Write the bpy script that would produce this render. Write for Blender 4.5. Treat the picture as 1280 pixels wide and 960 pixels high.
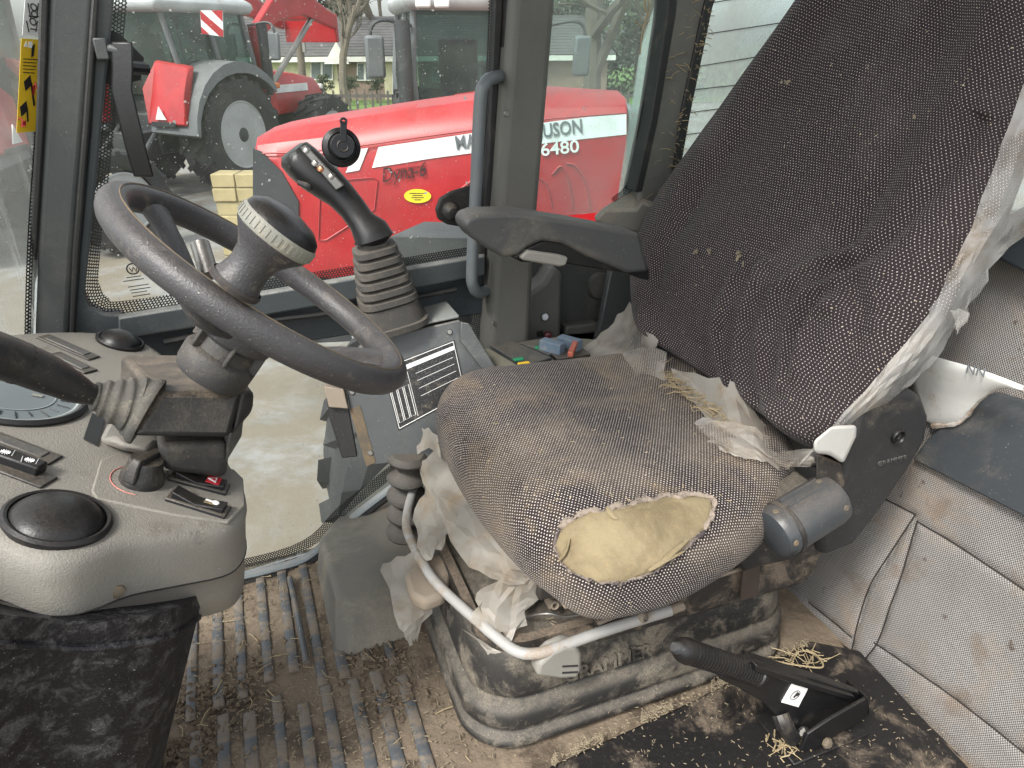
import bpy, bmesh, math, random
from mathutils import Vector, Matrix, noise as mnoise
for o in list(bpy.data.objects): bpy.data.objects.remove(o)
random.seed(7)
C = bpy.context.scene.collection
scn = bpy.context.scene
rad = math.radians

# ------------------------------------------------------------------ camera, sky, sun, exposure
F = 881.0; CAMZ = 1.15; PITCH = rad(26); YAW = rad(21)
FH = Vector((math.sin(YAW), math.cos(YAW), 0)); RT = Vector((math.cos(YAW), -math.sin(YAW), 0))
FW = FH*math.cos(PITCH) + Vector((0, 0, -math.sin(PITCH))); UP = RT.cross(FW)
CAM = Vector((0, 0, CAMZ))
cd = bpy.data.cameras.new('camera'); cam = bpy.data.objects.new('camera', cd); C.objects.link(cam)
cd.sensor_width = 36; cd.lens = F/1280*36; cd.clip_start = 0.02; cd.clip_end = 2000
mm = Matrix((RT, UP, -FW)).transposed().to_4x4(); mm.translation = CAM; cam.matrix_world = mm
scn.camera = cam

SUN_EL, SUN_AZ = 52, 238            # azimuth of the sun measured clockwise from +Y
w = bpy.data.worlds.new('World'); scn.world = w; w.use_nodes = True
nt = w.node_tree; nt.nodes.clear()
sky = nt.nodes.new('ShaderNodeTexSky'); sky.sky_type = 'NISHITA'; sky.sun_disc = False
sky.sun_elevation = rad(SUN_EL); sky.sun_rotation = rad(SUN_AZ); sky.air_density = 1.0; sky.dust_density = 3.0; sky.ozone_density = 1.0
hs = nt.nodes.new('ShaderNodeHueSaturation'); hs.inputs['Saturation'].default_value = 0.22; hs.inputs['Value'].default_value = 1.25
bg = nt.nodes.new('ShaderNodeBackground'); bg.inputs['Strength'].default_value = 0.12
wo = nt.nodes.new('ShaderNodeOutputWorld')
nt.links.new(sky.outputs[0], hs.inputs['Color']); nt.links.new(hs.outputs[0], bg.inputs[0]); nt.links.new(bg.outputs[0], wo.inputs[0])
sd = bpy.data.lights.new('sun', 'SUN'); sd.energy = 1.5; sd.angle = rad(12); sd.color = (1, .97, .92)
sun = bpy.data.objects.new('sun', sd); C.objects.link(sun)
sdir = Vector((math.sin(rad(SUN_AZ))*math.cos(rad(SUN_EL)), math.cos(rad(SUN_AZ))*math.cos(rad(SUN_EL)), math.sin(rad(SUN_EL))))
sun.rotation_euler = sdir.to_track_quat('Z', 'Y').to_euler()
vs = scn.view_settings; scn.display_settings.display_device = 'sRGB'
vs.view_transform = 'Standard'; vs.look = 'None'; vs.gamma = 1; vs.exposure = 1.36; vs.use_curve_mapping = False
scn.cycles.max_bounces = 8; scn.cycles.transparent_max_bounces = 24; scn.cycles.use_denoising = True

# ------------------------------------------------------------------ geometry helpers
def ray(x, y): return FW + RT*((x-640)/F) - UP*((y-480)/F)
def V(x, y, X=None, Y=None, Z=None, d=None):
    q = ray(x, y)
    if X is not None: t = X/q.x
    elif Y is not None: t = Y/q.y
    elif Z is not None: t = (Z-CAMZ)/q.z
    else: t = d
    return CAM + q*t
def VP(x, y, pt, n):
    q = ray(x, y); return CAM + q*(((pt-CAM).dot(n))/q.dot(n))
def plane(pt, n):
    n = Vector(n).normalized(); pt = Vector(pt)
    return lambda x, y, off=0: VP(x, y, pt + n*off, n)
def HP(D):                                   # a vertical plane facing the camera at a distance
    return lambda x, y, off=0: VP(x, y, FH*(D+off), FH)
def lerp(a, b, t): return a + (b-a)*t
def sm(a, b, x):
    t = min(1, max(0, (x-a)/(b-a))); return t*t*(3-2*t)
def catmull(P, n=6, closed=False):
    out = []; L = len(P); P = [Vector(p) for p in P]
    for i in range(L if closed else L-1):
        p0 = P[(i-1) % L] if closed or i > 0 else P[i]*2-P[i+1]
        p1, p2 = P[i], P[(i+1) % L]
        p3 = P[(i+2) % L] if closed or i+2 < L else P[i+1]*2-P[i]
        for k in range(n):
            t = k/n
            out.append(.5*((2*p1)+(p2-p0)*t+(2*p0-5*p1+4*p2-p3)*t*t+(3*p1-p0-3*p2+p3)*t**3))
    if not closed: out.append(P[-1])
    return out
def frame_of(ax):
    ax = Vector(ax).normalized(); h = Vector((0, 0, 1)) if abs(ax.z) < .9 else Vector((1, 0, 0))
    a = h.cross(ax).normalized(); return a, ax.cross(a), ax
def nz(p, s): return mnoise.noise(Vector(p)*s)

class M:
    def __init__(s): s.v = []; s.f = []; s.uv = {}; s.mi = {}
    def pts(s, P): i = len(s.v); s.v += [Vector(p) for p in P]; return i
    def face(s, idx, uv=None, mi=0):
        if uv: s.uv[len(s.f)] = uv
        if mi: s.mi[len(s.f)] = mi
        s.f.append(tuple(idx)); return s
    def box(s, c, size, ax=None):
        c = Vector(c); X, Y, Z = ax if ax else (Vector((1, 0, 0)), Vector((0, 1, 0)), Vector((0, 0, 1)))
        X, Y, Z = [Vector(a).normalized()*(k/2) for a, k in zip((X, Y, Z), size)]
        i = s.pts([c+X*a+Y*b+Z*e for e in (-1, 1) for a, b in ((-1, -1), (1, -1), (1, 1), (-1, 1))])
        for q in ((3, 2, 1, 0), (4, 5, 6, 7), (0, 1, 5, 4), (1, 2, 6, 5), (2, 3, 7, 6), (3, 0, 4, 7)): s.face([i+k for k in q])
        return s
    def loft(s, rings, cap0=True, cap1=True, closed=True, uv=False):
        n = len(rings[0]); ids = [s.pts(r) for r in rings]
        if uv:
            U = [[0] for r in rings]; Wv = [0]
            for r, ring in enumerate(rings):
                for k in range(1, n+1): U[r].append(U[r][-1]+(ring[k % n]-ring[k-1]).length)
                if r: Wv.append(Wv[-1]+sum((rings[r][k]-rings[r-1][k]).length for k in range(n))/n)
        for r in range(len(rings)-1):
            for k in range(n if closed else n-1):
                k2 = (k+1) % n
                s.face((ids[r]+k, ids[r]+k2, ids[r+1]+k2, ids[r+1]+k),
                       [(U[r][k], Wv[r]), (U[r][k+1], Wv[r]), (U[r+1][k+1], Wv[r+1]), (U[r+1][k], Wv[r+1])] if uv else None)
        if cap0: s.face([ids[0]+k for k in reversed(range(n))])
        if cap1: s.face([ids[-1]+k for k in range(n)])
        return s
    def tube(s, P, r, n=10, closed=False, caps=True, flat=1.0):
        P = [Vector(p) for p in P]; L = len(P); R = r if isinstance(r, (list, tuple)) else [r]*L
        rings = []; a = None
        for i in range(L):
            t = (P[(i+1) % L]-P[i-1]) if closed else (P[min(i+1, L-1)]-P[max(i-1, 0)])
            t.normalize()
            if a is None: a = frame_of(t)[0]
            a = (a - t*a.dot(t)).normalized(); b = t.cross(a)
            rings.append([P[i]+(a*math.cos(2*math.pi*k/n)+b*math.sin(2*math.pi*k/n)*flat)*R[i] for k in range(n)])
        if closed: rings.append(rings[0]); caps = False
        return s.loft(rings, caps, caps, uv=True)
    def lathe(s, prof, o, ax, n=24, a0=None):
        a, b, c = frame_of(ax); o = Vector(o)
        rings = [[o+c*h+(a*math.cos(2*math.pi*k/n)+b*math.sin(2*math.pi*k/n))*max(r, 1e-4) for k in range(n)] for r, h in prof]
        e = prof[0][0] < .0011 or prof[-1][0] < .0011
        return s.loft(rings, e, e)
    def prism(s, poly, vec):
        vec = Vector(vec); poly = [Vector(p) for p in poly]
        return s.loft([poly, [p+vec for p in poly]])
    def grid(s, G, wrap=False, flip=False, uv=None, mi=0):
        R, K = len(G), len(G[0]); i = s.pts([p for r in G for p in r])
        if uv is None:
            uv = [[(0, 0)]*K for _ in range(R)]
            for r in range(R):
                for k in range(K):
                    u = uv[r][k-1][0]+(G[r][k]-G[r][k-1]).length if k else 0
                    v = uv[r-1][k][1]+(G[r][k]-G[r-1][k]).length if r else 0
                    uv[r][k] = (u, v)
        for r in range(R-1):
            for k in range(K-1):
                q = [(r, k), (r, k+1), (r+1, k+1), (r+1, k)]
                if flip: q.reverse()
                s.face([i+a*K+b for a, b in q], [uv[a][b] for a, b in q], mi)
        return s

def setp(o, label=None, cat=None, group=None, kind=None):
    for k, v in (('label', label), ('category', cat), ('group', group), ('kind', kind)):
        if v: o[k] = v
    return o
def wpos(p):
    return p.location.copy() if not p.parent else wpos(p.parent)+p.matrix_parent_inverse.translation+p.location
def attach(o, parent):
    o.parent = parent
    o.matrix_parent_inverse = Matrix.Translation(-wpos(parent))
def obj(name, m, mat, parent=None, smooth=True, ang=35, bevel=0, seg=2, sub=0, solid=0, recalc=True, origin=None):
    me = bpy.data.meshes.new(name)
    vv = [tuple(p-origin) for p in m.v] if origin else [tuple(p) for p in m.v]
    me.from_pydata(vv, [], m.f)
    if m.uv:
        ul = me.uv_layers.new(name='UVMap')
        for p in me.polygons:
            if p.index in m.uv:
                for li, q in zip(p.loop_indices, m.uv[p.index]): ul.data[li].uv = q
    for ma in (mat if isinstance(mat, (list, tuple)) else [mat]): me.materials.append(ma)
    for k, v in m.mi.items(): me.polygons[k].material_index = v
    if recalc:
        b = bmesh.new(); b.from_mesh(me); bmesh.ops.recalc_face_normals(b, faces=b.faces); b.to_mesh(me); b.free()
    if smooth:
        me.polygons.foreach_set('use_smooth', [True]*len(me.polygons))
        me.set_sharp_from_angle(angle=rad(ang))
    o = bpy.data.objects.new(name, me); C.objects.link(o)
    if origin: o.location = origin
    if solid:
        q = o.modifiers.new('s', 'SOLIDIFY'); q.thickness = solid; q.offset = 0
    if bevel:
        q = o.modifiers.new('b', 'BEVEL'); q.width = bevel; q.segments = seg; q.limit_method = 'ANGLE'; q.angle_limit = rad(32); q.harden_normals = False
    if sub:
        q = o.modifiers.new('u', 'SUBSURF'); q.levels = sub; q.render_levels = sub
    if parent: attach(o, parent)
    return o
def thing(name, loc, label, cat, group=None):
    o = bpy.data.objects.new(name, None); o.empty_display_size = .05; C.objects.link(o); o.location = Vector(loc)
    return setp(o, label, cat, group)
def clone(o, delta=None, parent=None):
    c = o.copy(); C.objects.link(c)
    if delta is not None: c.location = c.location + Vector(delta)
    if parent: c.parent = parent
    return c
def clone_tree(t, delta, label=None):
    r = clone(t, delta)
    if label: r['label'] = label
    for ch in [q for q in t.children]:
        c = clone(ch, None, r)
        for g in [q for q in ch.children]: clone(g, None, c)
    return r
def text(name, s, size, o, xd, yd, mat, parent=None, ext=.0005, shear=0, off=0, sx=1, align='LEFT'):
    cu = bpy.data.curves.new(name, 'FONT'); cu.body = s; cu.size = size; cu.extrude = ext; cu.shear = shear; cu.offset = off; cu.align_x = align
    cu.resolution_u = 3
    t = bpy.data.objects.new(name, cu); C.objects.link(t)
    me = bpy.data.meshes.new_from_object(t.evaluated_get(bpy.context.evaluated_depsgraph_get()))
    bpy.data.objects.remove(t)
    xd = Vector(xd).normalized(); z = xd.cross(Vector(yd)).normalized(); y = z.cross(xd)
    mt = Matrix((xd*sx, y, z)).transposed().to_4x4(); mt.translation = Vector(o)
    me.transform(mt); me.materials.clear(); me.materials.append(mat)
    ob = bpy.data.objects.new(name, me); C.objects.link(ob)
    if parent: attach(ob, parent)
    return ob
def inset_poly(P, f):
    c = sum((Vector(p) for p in P), Vector())/len(P); return [c+(Vector(p)-c)*f for p in P]
def pxpoly(pl, pts, off=0): return [pl(x, y, off) for x, y in pts]
def strip_grid(A, B, n): return [[lerp(a, b, k/n) for k in range(n+1)] for a, b in zip(A, B)]

# ------------------------------------------------------------------ materials
class N:
    def __init__(s, name):
        s.m = bpy.data.materials.new(name); s.m.use_nodes = True; s.t = s.m.node_tree; s.t.nodes.clear()
        s.out = s.n('OutputMaterial')
    def n(s, ty, **k):
        x = s.t.nodes.new('ShaderNode'+ty)
        for a, v in k.items(): setattr(x, a, v)
        return x
    def l(s, a, b): s.t.links.new(a, b)
    def put(s, sock, v):
        if hasattr(v, 'is_output') or isinstance(v, bpy.types.NodeSocket): s.l(v, sock)
        elif isinstance(v, (tuple, list)) and len(v) == 3 and sock.type == 'RGBA': sock.default_value = (*v, 1)
        else: sock.default_value = v
    def math(s, op, a, b=None, c=None, clamp=False):
        x = s.n('Math', operation=op, use_clamp=clamp)
        for i, v in enumerate((a, b, c)):
            if v is not None: s.put(x.inputs[i], v)
        return x.outputs[0]
    def noise(s, co, scale, detail=6, rough=.6, dist=0):
        x = s.n('TexNoise'); s.l(co, x.inputs['Vector']); x.inputs['Scale'].default_value = scale; x.inputs['Detail'].default_value = detail
        x.inputs['Roughness'].default_value = rough; x.inputs['Distortion'].default_value = dist; return x.outputs['Fac']
    def rng(s, v, a, b, c=0, d=1, smooth=True):
        x = s.n('MapRange', interpolation_type='SMOOTHSTEP' if smooth else 'LINEAR'); s.l(v, x.inputs['Value'])
        for k, q in zip(('From Min', 'From Max', 'To Min', 'To Max'), (a, b, c, d)): x.inputs[k].default_value = q
        return x.outputs[0]
    def mix(s, f, a, b, mode='MIX'):
        x = s.n('Mix', data_type='RGBA', blend_type=mode); s.put(x.inputs['Factor'], f); s.put(x.inputs['A'], a); s.put(x.inputs['B'], b); return x.outputs['Result']
    def co(s, kind='Object'): return s.n('TexCoord').outputs[kind]
    def map(s, co, sc=(1, 1, 1), rot=(0, 0, 0)):
        x = s.n('Mapping'); s.l(co, x.inputs[0]); x.inputs['Scale'].default_value = sc; x.inputs['Rotation'].default_value = rot; return x.outputs[0]
    def bump(s, h, st=.3, dist=.002, prev=None):
        x = s.n('Bump'); s.l(h, x.inputs['Height']); x.inputs['Strength'].default_value = st; x.inputs['Distance'].default_value = dist
        if prev: s.l(prev, x.inputs['Normal'])
        return x.outputs[0]
    def bsdf(s, col, rough=.6, metal=0, normal=None, spec=.5, **k):
        x = s.n('BsdfPrincipled'); s.put(x.inputs['Base Color'], col); s.put(x.inputs['Roughness'], rough); s.put(x.inputs['Metallic'], metal)
        s.put(x.inputs['Specular IOR Level'], spec)
        if normal: s.l(normal, x.inputs['Normal'])
        for a, v in k.items(): s.put(x.inputs[a], v)
        return x.outputs[0]
    def done(s, sh): s.l(sh, s.out.inputs[0]); return s.m

DUST = (.36, .30, .22)
def mat(name, base, rough=.6, metal=0, dust=0, up=0, dcol=DUST, ds=7, thr=(.5, .72), grain=0, gs=500, speck=0, sscale=260, scol=(.5, .42, .3),
        c2=None, c2s=12, c2t=(.5, .6), scratch=0, spec=.5, wave=0):
    b = N(name); co = b.co(); col = base if not isinstance(base, bpy.types.NodeSocket) else base
    v = b.noise(co, 3.3, 5, .6)
    col = b.mix(b.rng(v, .3, .7, .0, 1), tuple(c*.86 for c in base), tuple(min(1, c*1.12) for c in base))
    if c2: col = b.mix(b.rng(b.noise(co, c2s, 8, .7), *c2t), col, c2)
    r = rough; f = None
    if dust: f = b.rng(b.noise(co, ds, 10, .72, .4), thr[0], thr[1], 0, dust)
    if up:
        z = b.n('SeparateXYZ'); b.l(b.n('NewGeometry').outputs['Normal'], z.inputs[0])
        u = b.math('MULTIPLY', b.rng(z.outputs[2], .15, .95, 0, up), b.rng(b.noise(co, ds*2.7, 10, .75, .3), .28, .66, .25, 1))
        f = u if f is None else b.math('MAXIMUM', f, u)
    if scratch:
        sc = b.noise(b.map(co, (1, 1, 14), (.5, .8, .3)), 45, 4, .7)
        q = b.rng(sc, .66, .74, 0, scratch); f = q if f is None else b.math('MAXIMUM', f, q)
    if f is not None:
        f = b.math('MULTIPLY', f, b.rng(b.noise(co, 340, 4, .7), .36, .6, .45, 1))
        col = b.mix(f, col, dcol); r = b.math('MULTIPLY_ADD', f, .9-rough, rough)
    if speck:
        q = b.math('MULTIPLY', b.rng(b.noise(co, sscale, 3, .6), .66, .72, 0, 1), b.rng(b.noise(co, 16, 4, .6), .38, .62, .15, 1))
        col = b.mix(b.math('MULTIPLY', q, speck), col, scol)
    nr = None
    if grain: nr = b.bump(b.noise(co, gs, 2, .6), grain, .0012)
    if wave: nr = b.bump(b.noise(co, 30, 4, .55), wave, .01, nr)
    if f is not None: nr = b.bump(b.noise(co, 190, 4, .7), .22, .002, nr)
    return b.done(b.bsdf(col, r, metal, nr, spec))

def m_fabric(name, base, dot, pu=.0068, pv=.0036, rd=.0013, worn=(.1, .085, .07), wornT=(.5, .75), wamt=.5, stain=.4, stainT=(.6, .72)):
    b = N(name); uv = b.co('UV'); co = b.co(); s = b.n('SeparateXYZ'); b.l(uv, s.inputs[0])
    wob = b.math('MULTIPLY_ADD', b.noise(co, 60, 2, .5), .004, -.002)
    vv = b.math('DIVIDE', b.math('ADD', s.outputs[1], wob), pv); row = b.math('FLOOR', vv)
    uu = b.math('ADD', b.math('DIVIDE', b.math('ADD', s.outputs[0], wob), pu), b.math('MULTIPLY', b.math('MODULO', b.math('ABSOLUTE', row), 2), .5))
    du = b.math('MULTIPLY', b.math('SUBTRACT', b.math('FRACT', uu), .5), pu); dv = b.math('MULTIPLY', b.math('SUBTRACT', b.math('FRACT', vv), .5), pv)
    dist = b.math('SQRT', b.math('ADD', b.math('MULTIPLY', du, du), b.math('MULTIPLY', dv, dv)))
    dm = b.rng(dist, rd*.65, rd*1.15, 1, 0)
    big = b.noise(co, 5, 7, .62, .3)
    wf = b.rng(big, wornT[0], wornT[1], 0, wamt)
    col = b.mix(b.rng(b.noise(co, 700, 2), .3, .7), tuple(c*.6 for c in base), tuple(c*1.5 for c in base))
    col = b.mix(wf, col, worn)
    dmod = b.math('MULTIPLY', dm, b.rng(b.noise(co, 140, 3, .7), .3, .55, .45, 1))
    col = b.mix(dmod, col, dot)
    sf = b.rng(b.noise(co, 9, 10, .72, .6), stainT[0], stainT[1], 0, stain)
    sf = b.math('MULTIPLY', sf, b.rng(b.noise(co, 320, 3, .7), .35, .6, .25, 1))
    col = b.mix(sf, col, (.23, .17, .1))
    q = b.rng(b.noise(co, 170, 2, .5), .735, .76, 0, .85); col = b.mix(q, col, (.55, .45, .3))
    nr = b.bump(dm, .35, .0012); nr = b.bump(b.noise(co, 900, 2), .25, .001, nr); nr = b.bump(b.noise(co, 24, 4, .55), .25, .008, nr)
    return b.done(b.bsdf(col, .93, 0, nr, .15, **{'Sheen Weight': .06, 'Sheen Roughness': .5}))

def m_weave(name, a, c, p=.0042):
    b = N(name); uv = b.co('UV'); co = b.co(); s = b.n('SeparateXYZ'); b.l(uv, s.inputs[0])
    k = math.pi*2/p
    h = b.math('MULTIPLY', b.math('SINE', b.math('MULTIPLY', s.outputs[0], k)), b.math('SINE', b.math('MULTIPLY', s.outputs[1], k*.8)))
    f = b.rng(h, -.35, .45)
    col = b.mix(f, a, c)
    col = b.mix(b.rng(b.noise(co, 6, 8, .68, .5), .46, .72, 0, .6), col, (.25, .19, .14))
    col = b.mix(b.rng(b.noise(co, 30, 4, .6), .66, .72, 0, .75), col, (.07, .05, .036)); col = b.mix(b.rng(b.noise(co, 13, 5, .6), .56, .7, 0, .45), col, (.14, .1, .07))
    nr = b.bump(h, .5, .001); nr = b.bump(b.noise(co, 9, 4, .5), .35, .02, nr)
    return b.done(b.bsdf(col, .9, 0, nr, .15))

def m_film(name, col=(.62, .57, .5), alpha=.86):
    b = N(name); co = b.co()
    c = b.mix(b.rng(b.noise(co, 14, 8, .7, .5), .42, .72), col, (.36, .28, .19))
    c = b.mix(b.rng(b.noise(co, 4, 4, .6), .4, .7, 0, .5), c, tuple(min(1, x*1.25) for x in col))
    nr = b.bump(b.noise(b.map(co, (1, 1, .35)), 60, 4, .55, .6), .35, .006)
    p = b.bsdf(c, .38, 0, nr, .5)
    tl = b.n('BsdfTranslucent'); b.l(c, tl.inputs[0]); mx = b.n('MixShader'); mx.inputs[0].default_value = .3; b.l(p, mx.inputs[1]); b.l(tl.outputs[0], mx.inputs[2])
    tr = b.n('BsdfTransparent'); m2 = b.n('MixShader')
    b.l(b.rng(b.noise(co, 9, 2, .5, .3), .36, .62, alpha-.25, min(1, alpha+.08)), m2.inputs[0]); b.l(tr.outputs[0], m2.inputs[1]); b.l(mx.outputs[0], m2.inputs[2])
    return b.done(m2.outputs[0])

def m_glass(name, tint=(.96, .98, .97), haze=.05, spots=.5, streak=0, sscale=150):
    b = N(name); co = b.co()
    tr = b.n('BsdfTransparent'); tr.inputs[0].default_value = (*tint, 1)
    gl = b.n('BsdfGlossy'); gl.inputs['Roughness'].default_value = .02
    fr = b.n('Fresnel'); fr.inputs[0].default_value = 1.35
    m1 = b.n('MixShader'); b.l(b.math('MULTIPLY', fr.outputs[0], .45), m1.inputs[0]); b.l(tr.outputs[0], m1.inputs[1]); b.l(gl.outputs[0], m1.inputs[2])
    df = b.n('BsdfDiffuse'); df.inputs[0].default_value = (.62, .62, .58, 1); tl = b.n('BsdfTranslucent'); tl.inputs[0].default_value = (.7, .7, .66, 1)
    md = b.n('MixShader'); md.inputs[0].default_value = .5; b.l(df.outputs[0], md.inputs[1]); b.l(tl.outputs[0], md.inputs[2])
    sp = b.math('MULTIPLY', b.rng(b.noise(co, sscale, 3, .6), .67, .73, 0, spots), b.rng(b.noise(co, 5, 3, .6), .35, .65, .2, 1))
    sp2 = b.rng(b.noise(co, sscale*.35, 2, .5), .73, .76, 0, spots)
    hz = b.rng(b.noise(co, 4, 7, .65, .5), .3, .75, haze*.5, haze*1.6)
    f = b.math('MAXIMUM', b.math('MAXIMUM', sp, sp2), hz)
    if streak:
        f = b.math('MAXIMUM', f, b.rng(b.noise(b.map(co, (1, 1, .04)), 60, 5, .65), .42, .75, 0, streak))
    m2 = b.n('MixShader'); b.l(f, m2.inputs[0]); b.l(m1.outputs[0], m2.inputs[1]); b.l(md.outputs[0], m2.inputs[2])
    return b.done(m2.outputs[0])

def m_frit(name, p=.0058):
    b = N(name); s = b.n('SeparateXYZ'); b.l(b.co('UV'), s.inputs[0])
    vv = b.math('DIVIDE', s.outputs[1], p*.8); row = b.math('FLOOR', vv)
    uu = b.math('ADD', b.math('DIVIDE', s.outputs[0], p), b.math('MULTIPLY', b.math('MODULO', b.math('ABSOLUTE', row), 2), .5))
    du = b.math('SUBTRACT', b.math('FRACT', uu), .5); dv = b.math('MULTIPLY', b.math('SUBTRACT', b.math('FRACT', vv), .5), .8)
    d = b.math('SQRT', b.math('ADD', b.math('MULTIPLY', du, du), b.math('MULTIPLY', dv, dv)))
    f = b.rng(d, .28, .36, 0, 1)
    tr = b.n('BsdfTransparent'); p_ = b.bsdf((.012, .012, .012), .35); m = b.n('MixShader'); b.l(f, m.inputs[0]); b.l(tr.outputs[0], m.inputs[1]); b.l(p_, m.inputs[2])
    return b.done(m.outputs[0])

def m_print(name, bgc, ink, lw=.0042, cw=.0016, dens=.45):
    """rows of small illegible printed marks, addressed by UV in metres"""
    b = N(name); s = b.n('SeparateXYZ'); b.l(b.co('UV'), s.inputs[0])
    row = b.math('DIVIDE', s.outputs[1], lw); fr = b.math('FRACT', row)
    inrow = b.math('MULTIPLY', b.math('GREATER_THAN', fr, .3), b.math('LESS_THAN', fr, .78))
    cb = b.n('CombineXYZ'); b.l(b.math('DIVIDE', s.outputs[0], cw), cb.inputs[0]); b.l(b.math('MULTIPLY', b.math('FLOOR', row), 7.3), cb.inputs[1]); b.l(b.math('MULTIPLY', fr, 1.6), cb.inputs[2])
    nz_ = b.n('TexNoise'); b.l(cb.outputs[0], nz_.inputs['Vector']); nz_.inputs['Scale'].default_value = 1.0; nz_.inputs['Detail'].default_value = 2
    f = b.math('MULTIPLY', inrow, b.math('GREATER_THAN', nz_.outputs['Fac'], 1-dens))
    col = b.mix(f, bgc, ink)
    col = b.mix(b.rng(b.noise(b.co(), 25, 8, .7), .55, .75, 0, .6), col, DUST)
    return b.done(b.bsdf(col, .5))

m_dash = mat('dash_plastic', (.185, .176, .155), .62, dust=.55, up=.35, ds=9, thr=(.5, .74), grain=.8, gs=520, dcol=(.25, .215, .165), speck=.45, scratch=.3, c2=(.11, .1, .085), c2s=16, c2t=(.56, .7))
m_dashlow = mat('dash_plastic_lower', (.17, .16, .14), .65, dust=.6, ds=8, thr=(.45, .8), grain=.5, gs=620, dcol=(.24, .19, .14), speck=.3)
m_black = mat('black_plastic', (.012, .012, .013), .42, dust=.4, up=.32, ds=11, thr=(.52, .8), grain=.3, speck=.4, scratch=.25)
m_blackclean = mat('black_plastic_clean', (.009, .009, .01), .34, dust=.12, up=.06, ds=11, thr=(.55, .8), grain=.12, spec=.35)
m_leg = mat('console_leg_rubber', (.006, .006, .008), .55, dust=.5, ds=38, thr=(.47, .64), dcol=(.12, .115, .115), grain=.9, gs=240, speck=.9, sscale=380, scol=(.42, .4, .38), scratch=.5, wave=.3, spec=.3)
m_char = mat('charcoal_plastic', (.05, .052, .052), .5, dust=.35, up=.22, ds=6, thr=(.48, .8), grain=.3, speck=.35)
m_pillar = mat('pillar_plastic', (.105, .104, .093), .55, dust=.55, ds=5, thr=(.46, .82), grain=.3, speck=.3, dcol=(.22, .2, .16))
m_pillard = mat('pillar_dark', (.05, .055, .056), .5, dust=.25, ds=5, thr=(.46, .82), grain=.15, speck=.2)
m_frame = mat('door_frame_paint', (.06, .071, .076), .42, dust=.3, up=.7, ds=8, thr=(.5, .85), grain=.1, speck=.35, dcol=(.4, .38, .33))
m_dark = mat('dark_panel', (.022, .028, .033), .55, dust=.25, up=.3, ds=8, thr=(.5, .85), grain=.1, speck=.3)
m_gasket = mat('rubber_gasket', (.012, .012, .012), .6, dust=.12, ds=20)
m_handle = mat('handle_grey', (.115, .13, .138), .4, dust=.25, ds=14, thr=(.5, .8), speck=.3, scratch=.3)
m_wheelr = mat('wheel_rubber', (.04, .039, .042), .42, dust=.5, up=.2, ds=26, thr=(.54, .7), c2=(.2, .135, .08), c2s=19, c2t=(.66, .69), dcol=(.24, .2, .155), grain=.45, gs=420, speck=1, sscale=380, scol=(.36, .33, .29), scratch=.45)
m_hub = mat('hub_plastic', (.03, .029, .029), .6, dust=.4, up=.2, ds=12, thr=(.45, .75), grain=.5, speck=.5)
m_boot = mat('rubber_boot', (.05, .047, .043), .7, dust=.7, up=.5, ds=14, thr=(.42, .68), dcol=(.16, .135, .105), grain=.3, speck=.4)
m_bootl = mat('rubber_boot_dusty', (.05, .048, .043), .8, dust=.45, up=.2, ds=18, thr=(.42, .68), dcol=(.23, .2, .155), grain=.3, speck=.4)
m_ring = mat('knob_ring', (.2, .2, .17), .6, dust=.6, ds=30, thr=(.45, .7), dcol=(.3, .26, .2))
m_box = mat('console_box_paint', (.066, .073, .076), .45, dust=.5, up=.75, ds=8, thr=(.5, .82), speck=.5, dcol=(.33, .31, .26))
m_boxrust = mat('console_edge_dirt', (.09, .075, .055), .75, dust=.7, ds=18, thr=(.4, .7), dcol=(.22, .15, .08))
m_cush = m_fabric('seat_cushion_fabric', (.022, .0165, .0175), (.6, .55, .5), pu=.0056, pv=.0040, rd=.00105, worn=(.16, .125, .09), wornT=(.4, .66), wamt=.6, stain=.6, stainT=(.5, .72))
m_back = m_fabric('seat_back_fabric', (.026, .0198, .0215), (.48, .44, .41), pu=.0064, pv=.0047, rd=.0009, worn=(.07, .06, .055), wornT=(.5, .75), wamt=.5, stain=.4, stainT=(.64, .74))
m_side = mat('seat_side_fabric', (.03, .026, .026), .9, dust=.4, ds=10, speck=.4)
def m_foam_():
    b = N('foam'); co = b.co()
    c = b.mix(b.rng(b.noise(co, 13, 7, .65, .4), .35, .7), (.25, .205, .125), (.165, .13, .078)); c = b.mix(b.rng(b.noise(co, 260, 3, .6), .6, .7, 0, .6), c, (.3, .21, .1))
    nr = b.bump(b.noise(co, 420, 4, .7), .5, .002); nr = b.bump(b.noise(co, 45, 4, .6), .4, .006, nr)
    return b.done(b.bsdf(c, .95, 0, nr, .1))
m_foam = m_foam_()
m_fray = mat('frayed_thread', (.25, .205, .165), .95, dust=.5, ds=40, dcol=(.16, .12, .1))
m_film1 = m_film('plastic_film', (.56, .52, .46), .55)
m_film2 = m_film('plastic_film_dusty', (.42, .395, .35), .85)
m_film3 = m_film('plastic_film_milky', (.62, .61, .58), .55)
m_weave1 = m_weave('wall_fabric', (.085, .08, .075), (.31, .3, .285))
m_seam = mat('seam_thread', (.022, .018, .015), .9)
m_bar = mat('chipped_white_paint', (.33, .325, .31), .42, dust=.75, ds=9, thr=(.5, .6), dcol=(.26, .19, .12), speck=.6, scol=(.18, .12, .07), c2=(.3, .22, .14), c2s=20, c2t=(.6, .66))
m_mech = mat('seat_mechanism', (.028, .025, .022), .6, dust=.8, up=.7, ds=14, thr=(.47, .64), dcol=(.26, .2, .145), speck=.5)
m_mechl = mat('dusty_metal', (.24, .2, .155), .7, dust=.7, ds=14, thr=(.4, .7), dcol=(.3, .235, .165), speck=.5)
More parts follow.
